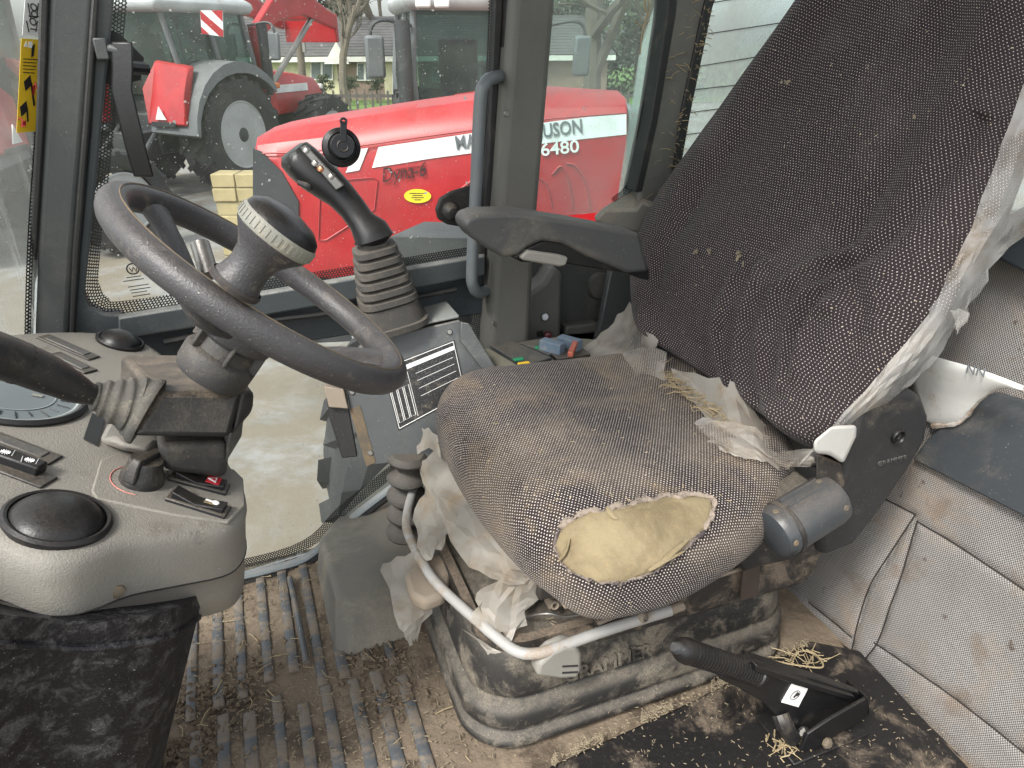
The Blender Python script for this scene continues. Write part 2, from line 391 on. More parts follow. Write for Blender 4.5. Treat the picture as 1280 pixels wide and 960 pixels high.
m_bellow = mat('suspension_bellows', (.02, .019, .018), .55, dust=.85, up=.7, ds=13, thr=(.46, .62), dcol=(.2, .172, .132), speck=.5, scratch=.2)
m_lever = mat('grey_lever', (.24, .23, .205), .6, dust=.6, ds=20, thr=(.45, .75), dcol=(.28, .22, .15), speck=.5, scol=(.12, .09, .06))
m_whitepl = mat('white_plastic', (.42, .415, .39), .45, dust=.55, up=.5, ds=11, thr=(.48, .75), dcol=(.42, .34, .25), speck=.3)
m_recl = mat('recliner_cover', (.02, .02, .021), .5, dust=.3, ds=14, thr=(.52, .8), grain=.7, gs=520, speck=.7, sscale=420, scol=(.3, .27, .22))
m_knobc = mat('knob_cylinder', (.035, .04, .045), .33, dust=.25, up=.2, ds=13, thr=(.52, .8), speck=.4, dcol=(.3, .22, .14))
m_platform = mat('platform_mat', (.01, .009, .009), .5, dust=.9, ds=9, thr=(.5, .66), dcol=(.2, .155, .11), speck=.9, sscale=200, scol=(.34, .27, .18), wave=.3)
m_floor = mat('floor_dirt', (.15, .115, .08), .9, dust=.8, ds=8, thr=(.45, .62), dcol=(.22, .175, .125), grain=1, gs=110, speck=.9, sscale=150, scol=(.4, .32, .18), c2=(.06, .044, .03), c2s=7, c2t=(.5, .62), wave=.8)
m_rib = mat('mat_rib', (.07, .078, .085), .55, dust=1, ds=7, thr=(.46, .56), dcol=(.19, .15, .108), speck=.6)
m_hump = mat('floor_hump_plastic', (.12, .115, .1), .65, c2=(.14, .095, .06), c2s=6, c2t=(.55, .68), dust=.8, up=.2, ds=5, thr=(.42, .72), dcol=(.31, .27, .2), scratch=.4, speck=.3)
m_straw = mat('straw', (.33, .26, .15), .8, dust=.4, ds=60, dcol=(.26, .18, .09))
m_chaff = mat('chaff', (.2, .165, .11), .9, dust=.6, ds=60, dcol=(.14, .1, .06))
m_steel = mat('steel', (.3, .29, .27), .45, 1, dust=.5, ds=60, dcol=(.16, .11, .07))
m_chrome = mat('chrome', (.42, .41, .4), .25, 1, dust=.5, ds=50, dcol=(.16, .14, .12))
m_copper = mat('copper_button', (.45, .2, .11), .3, 1, dust=.3, ds=60)
m_white = mat('white_print', (.78, .78, .76), .5, dust=.2, ds=20)
m_whitecl = mat('white_button', (.72, .74, .78), .4)
m_yellow = mat('yellow_sticker', (.72, .47, .02), .45, dust=.2, ds=20, dcol=(.5, .38, .12))
m_black2 = mat('black_print', (.012, .012, .012), .6)
m_redp = mat('red_print', (.42, .02, .03), .45)
m_redb = mat('red_knob', (.12, .01, .02), .4)
m_redline = mat('red_line', (.5, .16, .13), .6, dust=.6, ds=60)
m_green = mat('green_mark', (.02, .22, .1), .5)
m_orange = mat('orange_plastic', (.6, .17, .03), .4)
m_blue = mat('fuse_blue', (.12, .17, .22), .5, dust=.7, ds=60)
m_lens = mat('gauge_lens', (.3, .33, .32), .22, dust=.3, ds=9, dcol=(.4, .36, .3))
m_gface = mat('gauge_face', (.13, .15, .155), .4)
m_decal = m_print('console_decal_print', (.014, .014, .015), (.17, .165, .155), dens=.4)
m_sideglass = m_glass('door_glass', (.94, .965, .955), .035, 1.0, sscale=210)
m_quarter = m_glass('quarter_glass', (.85, .97, .94), .2, .45)
m_rearg = m_glass('rear_glass', (.86, .96, .94), .34, .3)
m_screeng = m_glass('windscreen_glass', (.93, .96, .95), .16, .6, streak=.5)
m_lowg = m_glass('lower_door_glass', (.93, .96, .95), .04, .45)
m_frit1 = m_frit('frit_dots')
m_wire = mat('window_line', (.03, .03, .03), .5)
# outside
m_red = mat('tractor_red', (.35, .005, .009), .36, dust=.12, up=.12, ds=3, thr=(.45, .8), dcol=(.55, .3, .27), speck=.25, sscale=90, scol=(.6, .5, .45))
m_redd = mat('tractor_red_dull', (.34, .012, .018), .45, dust=.3, ds=6, dcol=(.4, .15, .13))
m_stripe = mat('hood_stripe', (.74, .75, .75), .4, dust=.25, ds=6, dcol=(.55, .5, .46))
m_greyt = mat('tractor_grey', (.11, .12, .125), .5, dust=.4, up=.4, ds=5, dcol=(.24, .23, .21))
m_darkt = mat('tractor_dark', (.028, .031, .034), .55, dust=.4, ds=5, dcol=(.14, .13, .12))
m_tyre = mat('tyre_rubber', (.022, .023, .025), .75, dust=.55, ds=4, thr=(.45, .8), dcol=(.14, .13, .115))
m_rim = mat('wheel_rim_silver', (.34, .355, .36), .42, dust=.35, ds=3, dcol=(.3, .28, .25))
m_cabglass = m_glass('cab_glass', (.5, .62, .6), .06, .08)
m_lamp = mat('lamp_lens', (.8, .8, .78), .2)
m_letter = mat('hood_letter_grey', (.13, .14, .15), .4)
m_conc = mat('yard_concrete', (.235, .23, .215), .85, dust=.9, ds=.8, thr=(.42, .56), dcol=(.165, .128, .078), speck=.45, sscale=40, scol=(.08, .07, .05), c2=(.29, .285, .275), c2s=2.3, c2t=(.5, .66), grain=.4, gs=60)
m_grass = mat('grass_ground', (.09, .16, .035), .95, c2=(.16, .21, .06), c2s=3, dust=.4, ds=2, dcol=(.13, .13, .05), grain=.8, gs=60)
m_render = mat('cream_render', (.5, .46, .3), .85, dust=.3, ds=1.5, dcol=(.45, .41, .3))
m_stone = mat('brown_brick', (.2, .135, .105), .85, dust=.6, ds=6, dcol=(.29, .22, .18))
m_roof = mat('roof_tile', (.085, .08, .08), .8, dust=.5, ds=5, dcol=(.2, .19, .17))
m_trim = mat('white_trim', (.62, .6, .55), .6, dust=.3, ds=3)
m_pane = mat('house_pane', (.12, .14, .145), .12)
m_fence = mat('fence_wood', (.07, .062, .052), .8, dust=.4, ds=8, dcol=(.15, .14, .12))
m_bark = mat('bark', (.12, .1, .075), .9, dust=.5, ds=9, dcol=(.2, .18, .14), grain=.6, gs=60)
m_leaf = mat('hedge_leaf', (.035, .052, .022), .8, c2=(.07, .08, .04), c2s=4)
m_ylblock = mat('yellow_block', (.33, .27, .14), .85, dust=.5, ds=9, dcol=(.42, .36, .22), grain=.6, gs=90)
m_mortar = mat('block_joint', (.24, .2, .11), .9)
m_mud = mat('mud_field', (.3, .28, .24), .9)

# ================================================================== CAB STRUCTURE
FLOOR = .06
DN = Vector((-.12, 1, 0)).normalized()
DP = plane((.56, 1.45, 0), DN)                    # plane of the far door and the quarter window
WN = Vector((-1, 0, .17)).normalized()
WP = plane((.993, 0, 0), WN)                      # leaning rear wall
def slab(pl, pts, off, th, nrm): return M().prism(pxpoly(pl, pts, off), nrm*th)

# floor, mat and its ribs
def floor_h(x, y): return FLOOR + .004*nz((x, y, 0), 9) + .003*nz((x, y, 3), 31)
fl = M(); nx, ny = 110, 110
fl.grid([[Vector((lerp(-.62, 1.0, i/nx), lerp(-.15, 1.42, j/ny), floor_h(lerp(-.62, 1.0, i/nx), lerp(-.15, 1.42, j/ny)))) for i in range(nx+1)] for j in range(ny+1)])
fl.box((.19, .635, FLOOR-.045), (1.62, 1.57, .06))
floor = setp(obj('cab_floor', fl, m_floor, recalc=False), 'dirt covered ribbed rubber floor of the tractor cab', 'floor', kind='structure')
rb = M(); rb.loft([[Vector((sx*.0085*k, sy, .006*h)) for sx, sy in ((-1.25, -.5), (1.25, -.5), (1.25, .5), (-1.25, .5))] for k, h in ((1, -.6), (1, .6), (.75, 1))])
rib_rows = [(1.03, 1.40, .0), (.62, .99, .008)]
proto_rib = None
for (y0, y1, sh) in rib_rows:
    for k in range(9):
        x = V(275, 780, Z=FLOOR).x - .05 + .0455*k + sh + random.uniform(-.003, .003)
        a, b = y0 + random.uniform(-.03, .03), y1 + random.uniform(-.02, .02)
        if x > .2 and y0 < 1: continue
        if proto_rib is None:
            proto_rib = obj('rib', rb, m_rib, floor, ang=50); r_ = proto_rib
        else: r_ = clone(proto_rib)
        r_.location = (x, (a+b)/2, FLOOR-.0005); r_.scale = (random.uniform(.85, 1.1), b-a, 1)
        r_.parent = floor; r_.matrix_parent_inverse = Matrix()
tb = M(); tb.tube(catmull([V(362, 722, Z=.072), V(372, 770, Z=.074), V(383, 828, Z=.072)], 6), [.006]*13, 8)
setp(obj('loose_hose', tb, m_rib), 'thin grey rubber strip lying loose across the floor ribs', 'hose')

# raised platform that carries the handbrake
pp = [V(x, y, Z=.085) for x, y in ((640, 1010), (688, 956), (850, 882), (1012, 800), (1075, 812), (1260, 1010))]
pf = M().prism([p-Vector((0, 0, .05)) for p in pp], (0, 0, .05))
platform = setp(obj('floor_platform', pf, m_platform, bevel=.006), 'black scuffed floor plate under the handbrake', 'floor plate', kind='structure')

# hump at the far side of the floor
base = [V(x, y, Z=FLOOR) for x, y in ((396, 716), (418, 815), (440, 822), (512, 797), (575, 700), (500, 618), (450, 655))]
top = [V(x, y, Z=.15) for x, y in ((399, 672), (420, 744), (440, 752), (512, 735), (575, 650), (500, 560), (450, 610))]
hm = M().loft([base, [lerp(a, b, .55) for a, b in zip(base, top)], [lerp(a, b, .92) for a, b in zip(base, top)], inset_poly(top, .93)])
setp(obj('floor_hump', hm, m_hump, bevel=.012, seg=3), 'dusty grey plastic floor hump beside the seat suspension', 'floor hump', kind='structure')

# ---- pillars
def pillar(label, pts, off, th, mt, bev, loc):
    t = thing('cab_pillar', pxpoly(DP, [loc])[0], label, 'pillar')
    obj('post', slab(DP, pts, off, th, DN), mt, t, bevel=bev, seg=4)
    return t
pa = pillar('dark grey front pillar beside the yellow warning sticker', [(58, -40), (124, -40), (108, 160), (94, 320), (88, 430), (36, 430), (42, 320), (52, 150)], -.03, .07, m_pillard, .012, (60, 428))
obj('gasket', slab(DP, [(50, -40), (62, -40), (56, 150), (46, 320), (42, 430), (32, 430), (37, 320), (45, 150)], -.034, .05, DN), m_gasket, pa, bevel=.003)
obj('gasket', slab(DP, [(117, -40), (127, -40), (112, 160), (99, 320), (93, 430), (86, 430), (90, 320), (103, 160)], -.036, .05, DN), m_gasket, pa, bevel=.003)
pb = pillar('grey middle pillar between the glass door and the quarter window', [(644, -40), (702, -40), (697, 0), (672, 290), (661, 470), (609, 470), (620, 290), (641, 0)], -.05, .11, m_pillar, .018, (640, 440))
sc = M().lathe([(.001, .003), (.005, .003), (.006, 0)], DP(633, 142, -.05), -DN, 10); obj('screw', sc, m_steel, pb)
sc = M().lathe([(.001, .003), (.004, .003), (.005, 0)], DP(617, 404, -.05), -DN, 10); obj('screw', sc, m_steel, pb)
pc = pillar('grey rear pillar with straw caught in its edge', [(846, -40), (903, -40), (889, 0), (858, 140), (842, 235), (838, 262), (796, 262), (800, 235), (818, 150), (840, 20)], -.03, .07, m_pillar, .012, (815, 250))
obj('gasket', slab(DP, [(838, -40), (851, -40), (845, 20), (823, 150), (803, 240), (794, 240), (814, 150), (834, 20)], -.034, .05, DN), m_gasket, pc, bevel=.003)
obj('gasket', slab(DP, [(893, -40), (908, -40), (891, 10), (864, 140), (846, 240), (838, 240), (852, 140), (880, 10)], -.036, .05, DN), m_gasket, pc, bevel=.003)

# ---- far door
door = thing('cab_door', DP(90, 424), 'glazed cab door with grey frame beyond the steering wheel', 'door')
def dpart(name, pts, off, th, mt, bev=.004, parent=door): return obj(name, slab(DP, pts, off, th, DN), mt, parent, bevel=bev)
dpart('stile', [(122, -40), (146, -40), (140, 30), (124, 190), (110, 330), (106, 368), (112, 384), (130, 393), (152, 394), (172, 423), (150, 427), (90, 430), (98, 320), (112, 160)], -.015, .04, m_frame)
dpart('stile', [(630, -40), (641, -40), (636, 40), (624, 260), (613, 470), (601, 470), (609, 300), (618, 180)], -.012, .04, m_frame)
dpart('gasket', [(621, -40), (631, -40), (629, 0), (618, 200), (607, 320), (599, 320), (611, 200)], -.016, .02, m_gasket, .002)
dpart('gasket', [(636, -40), (646, -40), (641, 40), (629, 260), (618, 470), (609, 470), (620, 260)], -.03, .05, m_gasket, .003)
rl = M().loft([[DP(x, y0+(y1-y0)*f, o) for f, o in ((0, -.012), (.16, -.034), (1, -.03), (1, .02), (0, .02))] for x, y0, y1 in ((148, 393, 424), (240, 378, 410), (400, 351, 382), (606, 316, 344))])
obj('mid_rail', rl, m_frame, door, bevel=.003)
dpart('lower_panel', [(150, 422), (604, 342), (606, 392), (400, 425), (150, 455)], -.005, .02, m_dark)
rb2 = M().tube(catmull([DP(205, 428, -.022), DP(330, 402, -.022), DP(420, 390, -.022), DP(570, 362, -.022)], 6), .006, 8); obj('rail_seal', rb2, m_gasket, door)
def pane(name, pts, off, mt): return obj(name, slab(DP, pts, off, .005, DN), mt, door, smooth=False)
pane('glass_pane', [(142, -40), (124, 190), (108, 340), (105, 370), (114, 388), (150, 400), (604, 324), (616, 190), (626, -40)], .004, m_sideglass)
low = [(150, 445), (606, 385), (606, 520), (497, 603), (440, 645), (392, 690), (285, 722), (150, 750)]
pane('lower_glass_pane', low, .002, m_lowg)
def frit(outer, inner, off, n=3, parent=door):
    A = catmull(pxpoly(DP, outer, off), 5); B = catmull(pxpoly(DP, inner, off), 5)
    g = M(); G = strip_grid(A, B, n); L = 0; uv = []
    for i, r in enumerate(G):
        if i: L += (G[i][0]-G[i-1][0]).length
        uv.append([(L, (r[k]-r[0]).length) for k in range(n+1)])
    g.grid(G, uv=uv); return obj('frit_border', g, m_frit1, parent, smooth=False, solid=.0006)
frit([(139, -35), (122, 190), (108, 340), (108, 372), (120, 388), (150, 394), (300, 370), (450, 345), (602, 320)],
     [(163, -35), (140, 190), (124, 330), (126, 360), (136, 372), (156, 376), (300, 354), (450, 331), (602, 306)], .0032)
frit([(628, -35), (618, 150), (606, 310)], [(612, -35), (604, 150), (592, 310)], .0032)
frit([(150, 742), (285, 715), (385, 686), (436, 640), (494, 595), (560, 545)], [(150, 730), (285, 703), (378, 676), (424, 632), (484, 585), (550, 535)], .0012)
frit([(560, 400), (606, 392), (606, 470)], [(565, 412), (590, 408), (590, 470)], .0012)
ls = catmull([DP(140, 752, -.01), DP(285, 724, -.01), DP(345, 710, -.01), DP(388, 694, -.01), DP(440, 648, -.01), DP(495, 606, -.01), DP(600, 530, -.01)], 6)
obj('lower_strip', M().tube(ls, .0105, 8, flat=.75), mat('sill_strip_paint', (.17, .2, .215), .4, dust=.5, up=.3, ds=14), door)
ls2 = [p+Vector((0, -.004, -.014)) for p in ls]
obj('lower_seal', M().tube(ls2, .008, 8), m_gasket, door)
dpart('hinge_cover', [(545, 262), (550, 248), (565, 239), (600, 229), (604, 290), (585, 285), (560, 281), (548, 274)], -.008, .01, m_gasket, .004)
obj('hinge_bolt', M().lathe([(.001, .022), (.01, .02), (.017, .01), (.019, 0)], DP(562, 264, -.008), -DN, 20), m_black, door)
obj('hinge_bolt', M().lathe([(.001, .016), (.007, .015), (.012, .006), (.013, 0)], DP(594, 263, -.008), -DN, 16), m_black, door)
gh = catmull([DP(628, 96, -.012), DP(617, 97, -.05), DP(606, 105, -.068), DP(600, 130, -.07), DP(595, 235, -.07), DP(590, 335, -.07), DP(591, 356, -.068), DP(598, 366, -.055), DP(612, 362, -.012)], 6)
obj('grab_handle', M().tube(gh, .0125, 12), m_handle, door)
# latch lever at the front edge of the door
blk = dpart('latch_plate', [(131, 34), (150, 42), (180, 72), (176, 100), (146, 108), (129, 104)], -.001, .004, m_gasket, .001)
lv = [(152, 52, -.05), (153, 86, -.055), (152, 112, -.055), (161, 150, -.06), (171, 190, -.06), (180, 221, -.055)]
rings = []
for x, y, o in lv:
    p = DP(x, y, o); hw = RT*.0165; th = DN*.005
    rings.append([p-hw-th, p+hw-th, p+hw+th, p-hw+th])
obj('latch_lever', M().loft(rings), m_blackclean, door, bevel=.003, ang=20)
obj('latch_bracket', M().tube([DP(127, 60, -.02), DP(140, 61, -.045), DP(156, 66, -.05)], .007, 8).box(DP(128, 61, -.03), (.018, .03, .03)), m_pillard, door, bevel=.003)
obj('latch_pin', M().tube([DP(158, 84, -.055), DP(182, 86, -.03)], .01, 10), m_blackclean, door)
# printed glass mark
md = DP(170, 366, -.0003); xd = (DP(180, 364)-DP(160, 367)).normalized()
obj('glass_mark', M().lathe([(.0105, 0), (.0105, .0006), (.0082, .0006), (.0082, 0)], DP(166, 336, .003), -DN, 24), m_black2, door)
text('glass_mark_letter', 'W', .014, DP(162.3, 341, .0028), xd, (0, 0, 1), m_black2, door)
mk = M()
for k, (x0, x1, yy) in enumerate(((158, 176, 347), (154, 180, 351), (160, 186, 358), (162, 188, 362), (164, 184, 366), (166, 188, 370))):
    q = DP(x0, yy, .0028); mk.box((q+DP(x1, yy-2, .0028))/2, ((DP(x1, yy-2)-q).length, .0006, .0014), (xd, DN, Vector((0, 0, 1))))
obj('glass_mark_lines', mk, m_black2, door)

# ---- quarter window and rear window
qw = thing('quarter_window', DP(740, 262), 'fixed quarter window behind the middle pillar with dried twig', 'window')
obj('glass_pane', slab(DP, [(688, -40), (846, -40), (838, 30), (814, 150), (797, 245), (780, 262), (655, 275)], .004, .005, DN), m_quarter, qw, smooth=False)
frit([(843, -35), (836, 30), (812, 150), (796, 236), (770, 258)], [(829, -35), (821, 30), (799, 150), (785, 225), (764, 248)], .0032, parent=qw)
tw = M()
tw.tube(catmull([DP(808, -20, -.004), DP(806, 8, -.004), DP(809, 18, -.006), DP(803, 40, -.004), DP(800, 68, -.004)], 5), .0016, 6)
tw.tube(catmull([DP(808, -10, -.004), DP(812, 14, -.008), DP(806, 26, -.004)], 5), .0011, 6)
tw.tube([DP(793, 26, -.004), DP(803, 34, -.004), DP(812, 26, -.006)], .0011, 6)
setp(obj('dry_twig', tw, m_straw), 'brown dry twig stuck on the quarter window', 'twig')
rw = thing('rear_window', WP(860, 200), 'rear cab window with thin dark lines behind the seat back', 'window')
obj('glass_pane', slab(WP, [(770, 260), (800, 60), (840, -60), (1290, -60), (1290, 285)], 0, .005, -WN), m_rearg, rw, smooth=False)
for a, b in (((840, 49), (1100, 10)), ((830, 90), (1050, 54)), ((820, 117), (1000, 98)), ((815, 147), (960, 128)), ((800, 176), (920, 160)), ((860, 8), (1100, -30))):
    obj('glass_line', M().tube([WP(*a, .002), WP(*b, .002)], .0013, 5), m_wire, rw)

# ---- windscreen at the front left
SN = Vector((-.75, .65, 0)).normalized(); AP = DP(48, 200); SP = plane(AP, SN)
ws = thing('windscreen', SP(20, 420), 'dust streaked windscreen at the left of the front pillar', 'window')
obj('glass_pane', slab(SP, [(-260, -60), (66, -60), (54, 150), (44, 430), (-300, 460)], .002, .005, SN), m_screeng, ws, smooth=False)
A = pxpoly(SP, [(63, -40), (52, 150), (42, 300), (38, 430)], -.001); B = pxpoly(SP, [(52, -40), (43, 150), (34, 300), (30, 430)], -.001)
A, B = catmull(A, 6), catmull(B, 6); G = strip_grid(A, B, 3); L = 0; uv = []
for i, r in enumerate(G):
    if i: L += (G[i][0]-G[i-1][0]).length
    uv.append([(L, (r[k]-r[0]).length) for k in range(4)])
obj('frit_border', M().grid(G, uv=uv), m_frit1, ws, smooth=False, solid=.0006)
st = thing('warning_sticker', SP(33, 164, -.004), 'yellow warning sticker with black hammer pictograms on the windscreen', 'sticker')
obj('sheet', slab(SP, [(27, 48), (54, 50), (46, 164), (21, 166)], -.003, .001, SN), m_yellow, st, smooth=False)
def flat(name, pl, pts, off, nrm, mt, parent, th=.0006): return obj(name, slab(pl, pts, off, th, nrm), mt, parent, smooth=False)
for pts in ([(30, 102), (38, 94), (40, 106), (32, 114)], [(38, 104), (40, 103), (44, 131), (42, 133)], [(25, 134), (33, 126), (35, 138), (27, 146)], [(33, 136), (35, 135), (36, 152), (34, 152)], [(40, 58), (44, 55), (42, 70), (39, 72)]):
    flat('pictogram', SP, pts, -.0036, SN, m_black2, st)
for pts in ([(30, 58), (33, 51), (35, 59)], [(36, 60), (36, 52), (41, 52), (40, 60)]): flat('pictogram', SP, pts, -.0036, SN, m_white, st)
for pts in ([(40, 108), (44, 106), (43, 118), (40, 119)], [(29, 152), (33, 150), (32, 158), (29, 159)]): flat('pictogram', SP, pts, -.0036, SN, m_redp, st)
for k in range(5): flat('text_line', SP, [(29, 73+k*4.2), (47-k, 74+k*4.2), (47-k, 75+k*4.2), (29, 74+k*4.2)], -.0036, SN, m_black2, st)
text('number', '2', .018, SP(25, 158, -.0037), RT, (0, 0, 1), m_redp, st); text('number', '1', .016, SP(43, 112, -.0037), RT, (0, 0, 1), m_redp, st)
s2 = thing('pictogram_sticker', SP(43, 46, -.004), 'white sticker with black line pictograms above the yellow one', 'sticker')
obj('sheet', slab(SP, [(34, -30), (62, -30), (55, 46), (28, 44)], -.003, .001, SN), m_white, s2, smooth=False)
sy = M()
for x, y in ((42, 9), (41, 27), (43, 18)):
    sy.lathe([(.004, 0), (.004, .0006), (.0055, .0006), (.0055, 0)], SP(x, y, -.0036), -SN, 12)
for a, b in (((35, 4), (38, 22)), ((48, 4), (46, 22)), ((33, 26), (36, 40)), ((47, 26), (45, 40)), ((36, 20), (49, 21)), ((38, 36), (46, 37))):
    sy.tube([SP(*a, -.0034), SP(*b, -.0034)], .0008, 4)
obj('pictogram', sy, m_black2, s2)

# ---- rear wall: padded fabric with stitched seams
seams = [[(1107, 624), (1146, 643)], [(1146, 643), (1087, 737), (1066, 812)], [(1149, 650), (1127, 723), (1101, 797), (1084, 822)], [(1149, 652), (1215, 692), (1280, 737), (1340, 780)],
         [(1094, 803), (1180, 862), (1280, 940), (1340, 990)], [(1011, 753), (1067, 797)], [(1107, 624), (1000, 575)]]
segs = []
for s_ in seams:
    q = [WP(*p) for p in s_]; segs += list(zip(q[:-1], q[1:]))
def segd(p, a, b):
    ab = b-a; t = max(0, min(1, (p-a).dot(ab)/ab.dot(ab))); return (p-a-ab*t).length
wy0, wy1, wz0, wz1 = .02, 1.5, .05, .86
def wall_h(p): return .006*nz(p, 5) + .003*nz(p, 13)
G = []; uv = []; nY, nZ = 300, 170
for j in range(nZ+1):
    z = lerp(wz0, wz1, j/nZ); row = []; ur = []
    for i in range(nY+1):
        y = lerp(wy0, wy1, i/nY); p = Vector((.993+.17*z, y, z))
        d = min(segd(p, a, b) for a, b in segs) if y < 1.0 and z < .6 else 1
        h = wall_h(p) + .005*(1-math.exp(-(d/.006)**1.3))
        row.append(p+WN*h); ur.append((y, z))
    G.append(row); uv.append(ur)
wall = thing('rear_wall', (1.0, .7, .06), 'padded grey woven fabric rear wall with stitched seams', 'wall panel')
obj('fabric_panel', M().grid(G, uv=uv), m_weave1, wall, recalc=False)
obj('backing', slab(WP, [(770, 262), (1340, 262), (1340, 1000), (960, 800)], -.02, .02, -WN), m_dark, wall)
for s_ in seams:
    q = catmull([WP(*p) for p in s_], 8); obj('seam', M().tube([p + WN*(wall_h(p)+.0012) for p in q], .0017, 6), m_seam, wall)
obj('lower_edge', M().tube(catmull([WP(1000, 768)+WN*.004, WP(1062, 815)+WN*.01, WP(1130, 880)+WN*.008, WP(1230, 978)+WN*.008, WP(1300, 1045)+WN*.01], 5), .012, 8), m_platform, wall)
bd = thing('dark_band', WP(1200, 600), 'wide dark grey band across the rear wall below the white sheet', 'band')
obj('band', slab(WP, [(1146, 574), (1165, 548), (1185, 530), (1215, 505), (1250, 490), (1350, 520), (1350, 690), (1280, 642)], .013, .012, WN), mat('dark_band_plastic', (.04, .045, .05), .5, dust=.3, ds=6, speck=.6), bd, bevel=.003)
db = M().prism(pxpoly(WP, [(1244, 318), (1262, 285), (1340, 240), (1340, 360), (1262, 322)], .01), WN*.05)
setp(obj('dark_bracket', db, m_dark, bevel=.006), 'black plastic bracket at the right edge above the fabric', 'bracket')
# white bent sheet with a rusty torn edge
path0 = [(1150, 441, .09), (1143, 455, .085), (1136, 468, .07), (1140, 490, .05), (1150, 520, .03), (1168, 531, .02)]
path1 = [(1225, 462, .10), (1222, 468, .10), (1212, 482, .085), (1208, 500, .065), (1200, 520, .045), (1192, 530, .03)]
path2 = [(1290, 487, .10), (1285, 490, .105), (1275, 484, .10), (1255, 478, .085), (1225, 492, .06), (1212, 520, .035)]
G = []
for k in range(6):
    G.append(catmull([WP(x, y, o) for x, y, o in (path0[k], path1[k], path2[k])], 6))
G = [list(c) for c in zip(*[catmull(list(c), 4) for c in zip(*G)])]
wsheet = thing('white_sheet', WP(1190, 520, .03), 'bent white plastic sheet with rusty edge lying behind the recliner', 'sheet')
obj('sheet', M().grid(G), [mat('white_sheet_plastic', (.66, .66, .63), .4, dust=.5, ds=15, thr=(.5, .66), dcol=(.34, .24, .14), speck=.5)], wsheet, solid=.003)
obj('rusty_edge', M().tube(catmull([WP(x, y, o+.002) for x, y, o in ((1166, 532, .02), (1192, 530, .03), (1206, 521, .036), (1228, 494, .06), (1256, 480, .085), (1284, 488, .1))], 5), [.0035+.0025*random.random() for _ in range(26)], 6), mat('rusty_foam_edge', (.5, .47, .42), .85, dust=.9, ds=40, thr=(.4, .62), dcol=(.2, .1, .04)), wsheet)
text('lettering', 'NN', .02, WP(1206, 466, .107), WP(1240, 474, .107)-WP(1206, 466, .107), WP(1210, 455, .107)-WP(1206, 466, .107), m_letter, wsheet)

# ---- side panels behind the seat
YP = lambda Y: (lambda x, y, off=0: V(x, y, Y=Y+off))
sp = thing('side_panel', V(680, 425, Y=1.5), 'grey moulded side panel under the quarter window with white button', 'panel')
yv = Vector((0, 1, 0))
obj('panel_face', slab(YP(1.49), [(657, 470), (660, 367), (672, 358), (680, 352), (692, 332), (704, 342), (700, 470)], 0, .07, yv), m_pillar, sp, bevel=.012, seg=3)
obj('recess', slab(YP(1.545), [(655, 480), (655, 320), (800, 300), (800, 480)], 0, .03, yv), m_char, sp)
obj('bulge', M().lathe([(.001, .0), (.032, .0), (.036, -.01), (.038, -.045)], V(752, 358, Y=1.53), (0, -1, .1), 24), m_char, sp)
obj('ledge', slab(YP(1.515), [(708, 408), (748, 404), (750, 416), (706, 420)], 0, .05, yv), m_pillar, sp, bevel=.006)
obj('upright_plate', slab(YP(1.46), [(742, 440), (752, 400), (764, 338), (800, 338), (800, 440)], 0, .02, yv), m_pillard, sp, bevel=.003)
lg = M().loft([[V(x, y, Y=Y) for x, y in q] for q, Y in (([(742, 276), (757, 262), (795, 262), (803, 252), (830, 266), (830, 300)], 1.43), ([(742, 270), (756, 258), (790, 237), (803, 243), (825, 250), (830, 290)], 1.5))])
obj('corner_ledge', lg, mat('ledge_plastic', (.15, .145, .125), .6, dust=.5, up=.6, ds=8), sp, bevel=.006)
obj('button', M().lathe([(.001, .005), (.0075, .0045), (.009, .002), (.009, 0)], V(681, 396, Y=1.488), (0, -1, .1), 20), m_whitecl, sp)
obj('button_ring', M().lathe([(.0092, .003), (.0115, .002), (.0115, 0)], V(681, 396, Y=1.488), (0, -1, .1), 20), m_pillard, sp)
obj('knob', M().lathe([(.001, .018), (.008, .016), (.011, .008), (.008, 0)], V(684, 419, Y=1.488), (-.3, -1, .3), 16), m_redb, sp)
obj('slot', slab(YP(1.4885), [(671, 415), (679, 413), (679, 421), (671, 421)], 0, .002, yv), m_black2, sp)
obj('lower_wall', M().box((.86, 1.56, .22), (.62, .03, .52)), m_char, sp)

# ---- unseen cab roof, added to shade the interior; edges cut back for sky light
rfm = M().box((.42, .95, 1.86), (1.5, 1.3, .14))
rft = thing('cab_roof', (.42, .95, 1.79), 'unseen dark roof panel added above the seat to shade the cab', 'roof')
obj('shade_roof_panel', rfm, m_char, rft, bevel=.05, seg=4)
obj('shade_roof_lining', M().box((.42, .95, 1.782), (1.3, 1.1, .012)), mat('roof_lining_fabric', (.35, .34, .32), .9), rft, bevel=.004)

# ================================================================== DASH CONSOLE, COLUMN, STEERING WHEEL
TN = Vector((.635, .006, .772)).normalized()
E1 = Vector((.772, 0, -.635)).normalized(); E2 = TN.cross(E1).normalized()       # E1 rearward down the tilt, E2 across the cab
DPT = Vector((-.13, .84, .655))
TD = Vector((.40, 0, .917)).normalized(); DA = plane(DPT, TD); TW = TN; TN = TD; W1, W2 = E1, E2; E1 = Vector((TD.z, 0, -TD.x)); E2 = TN.cross(E1)
dash = thing('dash_console', (-.25, .8, FLOOR), 'dusty grey instrument console on a black rubber covered leg', 'console')
top_px = [(-90, 428), (-40, 420), (0, 415), (60, 411), (120, 412), (168, 420), (196, 434), (240, 470), (262, 505), (280, 545), (290, 580), (306, 602), (312, 628), (304, 648), (283, 660),
          (230, 668), (167, 677), (125, 690), (95, 697), (62, 697), (30, 688), (0, 676), (-50, 665), (-110, 655)]
